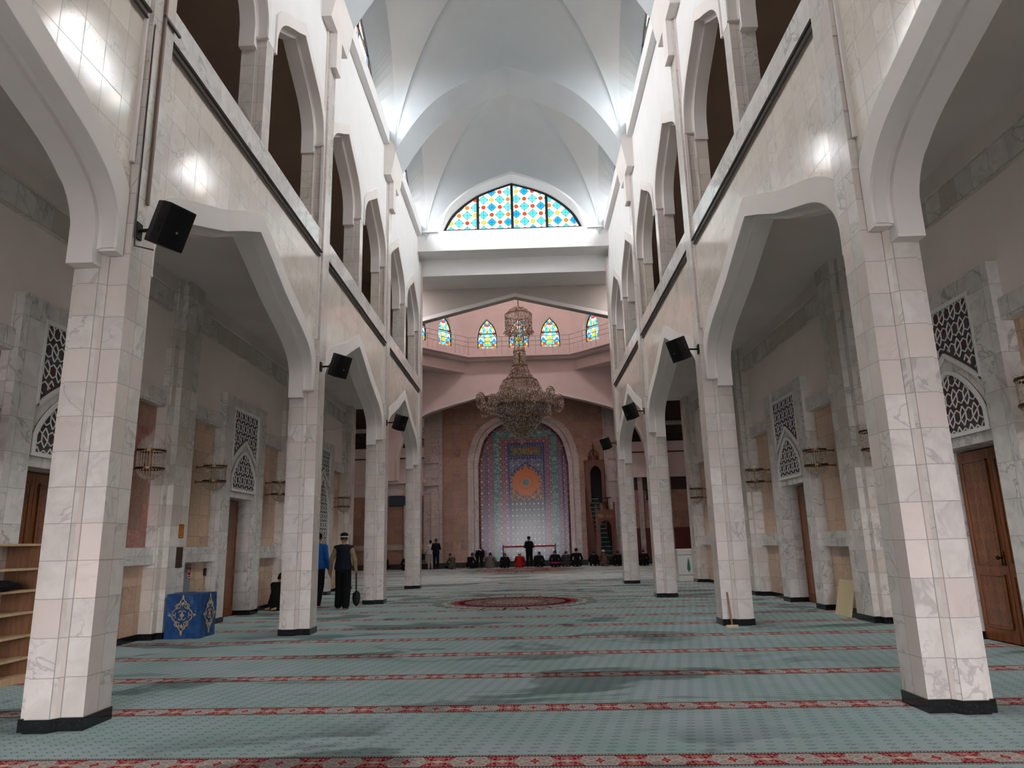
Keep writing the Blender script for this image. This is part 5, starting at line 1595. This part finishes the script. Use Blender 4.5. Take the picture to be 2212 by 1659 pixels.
person('person in bright blue shirt and black trousers, mostly hidden behind the second left column', (-5.06, 17.3, 0), -.15, J, 'blue_shirt', 'black_cloth', None, 'black_cloth')
J = pose_sit(.05, 1.0)
person('person in black sitting against the left wall, hidden by the second left column', (-5.86, 16.85, 0), -.5, J, 'black_cloth', 'black_cloth', None, 'black_cloth', seated=True)

# worshippers in front of the mihrab
row = 'row of worshippers before the prayer niche'
st = pose_stand(1.76, 'fold'); st2 = pose_stand(1.68, 'fold')
person('person standing in dark navy suit at the far left of the row', (-5.42, 42.2, 0), 0, st, 'navy', 'navy', None, 'charcoal', group=row)
person('person in long white shirt and beige trousers behind the dark suited one', (-5.85, 43.0, 0), .1, st2, 'white_cloth', 'beige', None, 'black_cloth', group=row)
person('person standing in black between the seated worshippers, centre of the row', (.02, 41.75, 0), 0, pose_stand(1.74, 'fold'), 'black_cloth', 'black_cloth', 'black_cloth', 'black_cloth', group=row)
bow = person('person bowing forward with white shirt tail showing, right of two seated people', (-2.88, 42.2, 0), 0, pose_bow(), 'black_cloth', 'black_cloth', None, 'black_cloth', group=row)
b = MB(); rows = []
for a in range(9):
    t = PI*(a/8); rows.append([(.135*math.cos(t), -.185-.03*math.sin(t), .93+.12*math.sin(t)), (.135*math.cos(t), -.165-.03*math.sin(t), 1.0+.11*math.sin(t))])
b.strip(rows); b.build('shirt_tail', M['white_cloth'], bow)
SIT = [(-4.42, 42.3, .9, 'greygreen', 'black_cloth', None, 'person sitting in grey green jacket turned to the right, far left of the row', 1.08),
       (-3.50, 42.4, -.7, 'black_cloth', 'black_cloth', 'brown_cloth', 'person sitting in black with brown cap, left of the bowing person', 1.06),
       (-2.28, 42.4, 0, 'greycloth', 'greycloth', None, 'person kneeling in a beige grey coat, right of the bowing person', 1.06),
       (-1.40, 41.9, 0, 'black_cloth', 'black_cloth', None, 'person kneeling in a wide black coat, left of the red jacket', 1.0),
       (-.55, 42.1, 0, 'red_cloth', 'black_cloth', 'white_cloth', 'person kneeling in red jacket with white cap', 1.02),
       (.55, 42.15, -.2, 'black_cloth', 'black_cloth', None, 'person kneeling in black right beside the standing black figure', 1.05),
       (1.50, 41.5, 0, 'black_cloth', 'black_cloth', None, 'person kneeling in black with a magenta sash at the waist', 1.12),
       (2.15, 41.8, 0, 'charcoal', 'black_cloth', None, 'person kneeling in grey jumper between sash and hat', 1.04),
       (2.72, 41.4, 0, 'black_cloth', 'black_cloth', 'black_cloth', 'person kneeling in a long black coat and black hat', 1.22),
       (3.75, 41.7, .1, 'black_cloth', 'white_cloth', None, 'person sitting in black over white, in front of the pulpit gate', 1.0),
       (4.30, 41.2, .2, 'brown_cloth', 'black_cloth', 'white_cloth', 'person sitting in brown with white cap, in front of the pulpit', 1.06),
       (5.0, 40.8, 0, 'black_cloth', 'black_cloth', None, 'person in black half hidden by the farthest right column', 1.0),
       (6.35, 40.3, 0, 'black_cloth', 'black_cloth', 'greycloth', 'person sitting in black with grey cap, seen between the right columns', 1.05),
       (-8.5, 43.0, .8, 'black_cloth', 'black_cloth', None, 'person sitting in black seen just right of the third left column', 1.0),
       (-7.05, 41.8, .3, 'black_cloth', 'black_cloth', None, 'person sitting in black half hidden by the farthest left column', 1.05)]
for x, yy, rz, coat, tr, cap, lab, k in SIT:
    jj = pose_sit(.10, k)
    pp = person(lab, (x, yy, 0), rz, jj, coat, tr, cap, 'charcoal' if coat != 'greycloth' else 'black_cloth', seated=True, group=row)
    if 'sash' in lab and coat == 'black_cloth': sash_owner = pp
b = MB(); b.strip([[(.262*math.cos(t), .05+.262*math.sin(t), z) for t in [PI+PI*j/12 for j in range(13)]] for z in (.20, .30)]); b.build('sash', M['magenta'], sash_owner)

# ================================================================== camera, world, light
F_, P_, Y_, R_ = 1522.56484, 0.222325686, -0.0174453207, -0.0248653898
cy, sy, cp, sp = math.cos(Y_), math.sin(Y_), math.cos(P_), math.sin(P_)
f = Vector((sy*cp, cy*cp, sp)); r0 = Vector((cy, -sy, 0)); u0 = r0.cross(f)
rr = r0*math.cos(R_)+u0*math.sin(R_); uu = -r0*math.sin(R_)+u0*math.cos(R_)
cam = bpy.data.cameras.new('camera'); co = bpy.data.objects.new('camera', cam); COL.objects.link(co)
cam.sensor_width = 36.0; cam.lens = F_*36.0/2212; cam.clip_end = 200; cam.clip_start = .05
mat = Matrix((( rr.x, uu.x, -f.x, 0), (rr.y, uu.y, -f.y, 0), (rr.z, uu.z, -f.z, 1.375), (0, 0, 0, 1)))
co.matrix_world = mat
SC.camera = co

w = bpy.data.worlds.new('sky'); SC.world = w; w.use_nodes = True
nt = w.node_tree; bg = nt.nodes['Background']
tc = nt.nodes.new('ShaderNodeTexCoord'); sp_ = nt.nodes.new('ShaderNodeSeparateXYZ'); nt.links.new(tc.outputs['Generated'], sp_.inputs[0])
def wm(op, a, b):
    n_ = nt.nodes.new('ShaderNodeMath'); n_.operation = op
    for k_, q_ in enumerate((a, b)):
        if isinstance(q_, bpy.types.NodeSocket): nt.links.new(q_, n_.inputs[k_])
        else: n_.inputs[k_].default_value = q_
    return n_.outputs[0]
X_, Y__, Z_ = sp_.outputs
def sq(v): v = wm('MAXIMUM', v, 0.0); return wm('MULTIPLY', v, v)
lum = wm('ADD', wm('ADD', wm('MULTIPLY', sq(wm('MULTIPLY', X_, -1.0)), SL), wm('MULTIPLY', sq(X_), SR)), wm('ADD', wm('MULTIPLY', sq(wm('MULTIPLY', Y__, -1.0)), SB), wm('MULTIPLY', sq(Z_), SZ)))
up = nt.nodes.new('ShaderNodeMapRange'); up.interpolation_type = 'SMOOTHSTEP'
nt.links.new(Z_, up.inputs[0]); up.inputs[1].default_value = -.12; up.inputs[2].default_value = .10; up.inputs[3].default_value = GRD; up.inputs[4].default_value = 1.0
nt.links.new(wm('MULTIPLY', lum, up.outputs[0]), bg.inputs[1])
cm = nt.nodes.new('ShaderNodeMix'); cm.data_type = 'RGBA'
nt.links.new(sq(wm('MULTIPLY', Y__, -1.0)), cm.inputs[0]); cm.inputs[6].default_value = (1.0, 0.95, 0.945, 1); cm.inputs[7].default_value = (0.97, 0.93, 0.98, 1)
nt.links.new(cm.outputs[2], bg.inputs[0])
def area(name, loc, rot, sx, sy_, power, col=(1, 1, 1), portal=False):
    l = bpy.data.lights.new(name, 'AREA'); l.shape = 'RECTANGLE'; l.size = sx; l.size_y = sy_; l.energy = power; l.color = col
    o = bpy.data.objects.new(name, l); COL.objects.link(o); o.location = loc; o.rotation_euler = rot
    if portal: l.cycles.is_portal = True
    return o
area('entrance_opening', (XC, -13.9, 2.2), (-PI/2, 0, PI), 6.8, 4.4, 1, portal=True)
area('dome_opening', (XC, YH, 21.9), (0, 0, 0), DOC*2, DOC*2, 1, portal=True)
for s in (-1, 1):
    for k in range(-1, 4): area("clerestory_opening", (W(s, 3.72), C0+BAY*k-BAY/2, 13.65), (PI/2, 0, PI/2 if s > 0 else -PI/2), 4.4, 2.1, 1, portal=True)
vs = SC.view_settings
SC.display_settings.display_device = 'sRGB'
vs.view_transform = 'Standard'; vs.look = 'None'; vs.gamma = 1.0; vs.use_curve_mapping = False; vs.exposure = EXPO
cyc = SC.cycles
cyc.max_bounces = 7; cyc.diffuse_bounces = 5; cyc.glossy_bounces = 3; cyc.transmission_bounces = 2; cyc.transparent_max_bounces = 6
cyc.sample_clamp_indirect = 4.0; cyc.caustics_reflective = False; cyc.caustics_refractive = False
cyc.use_denoising = True
cyc.use_adaptive_sampling = True; cyc.adaptive_threshold = 0.03
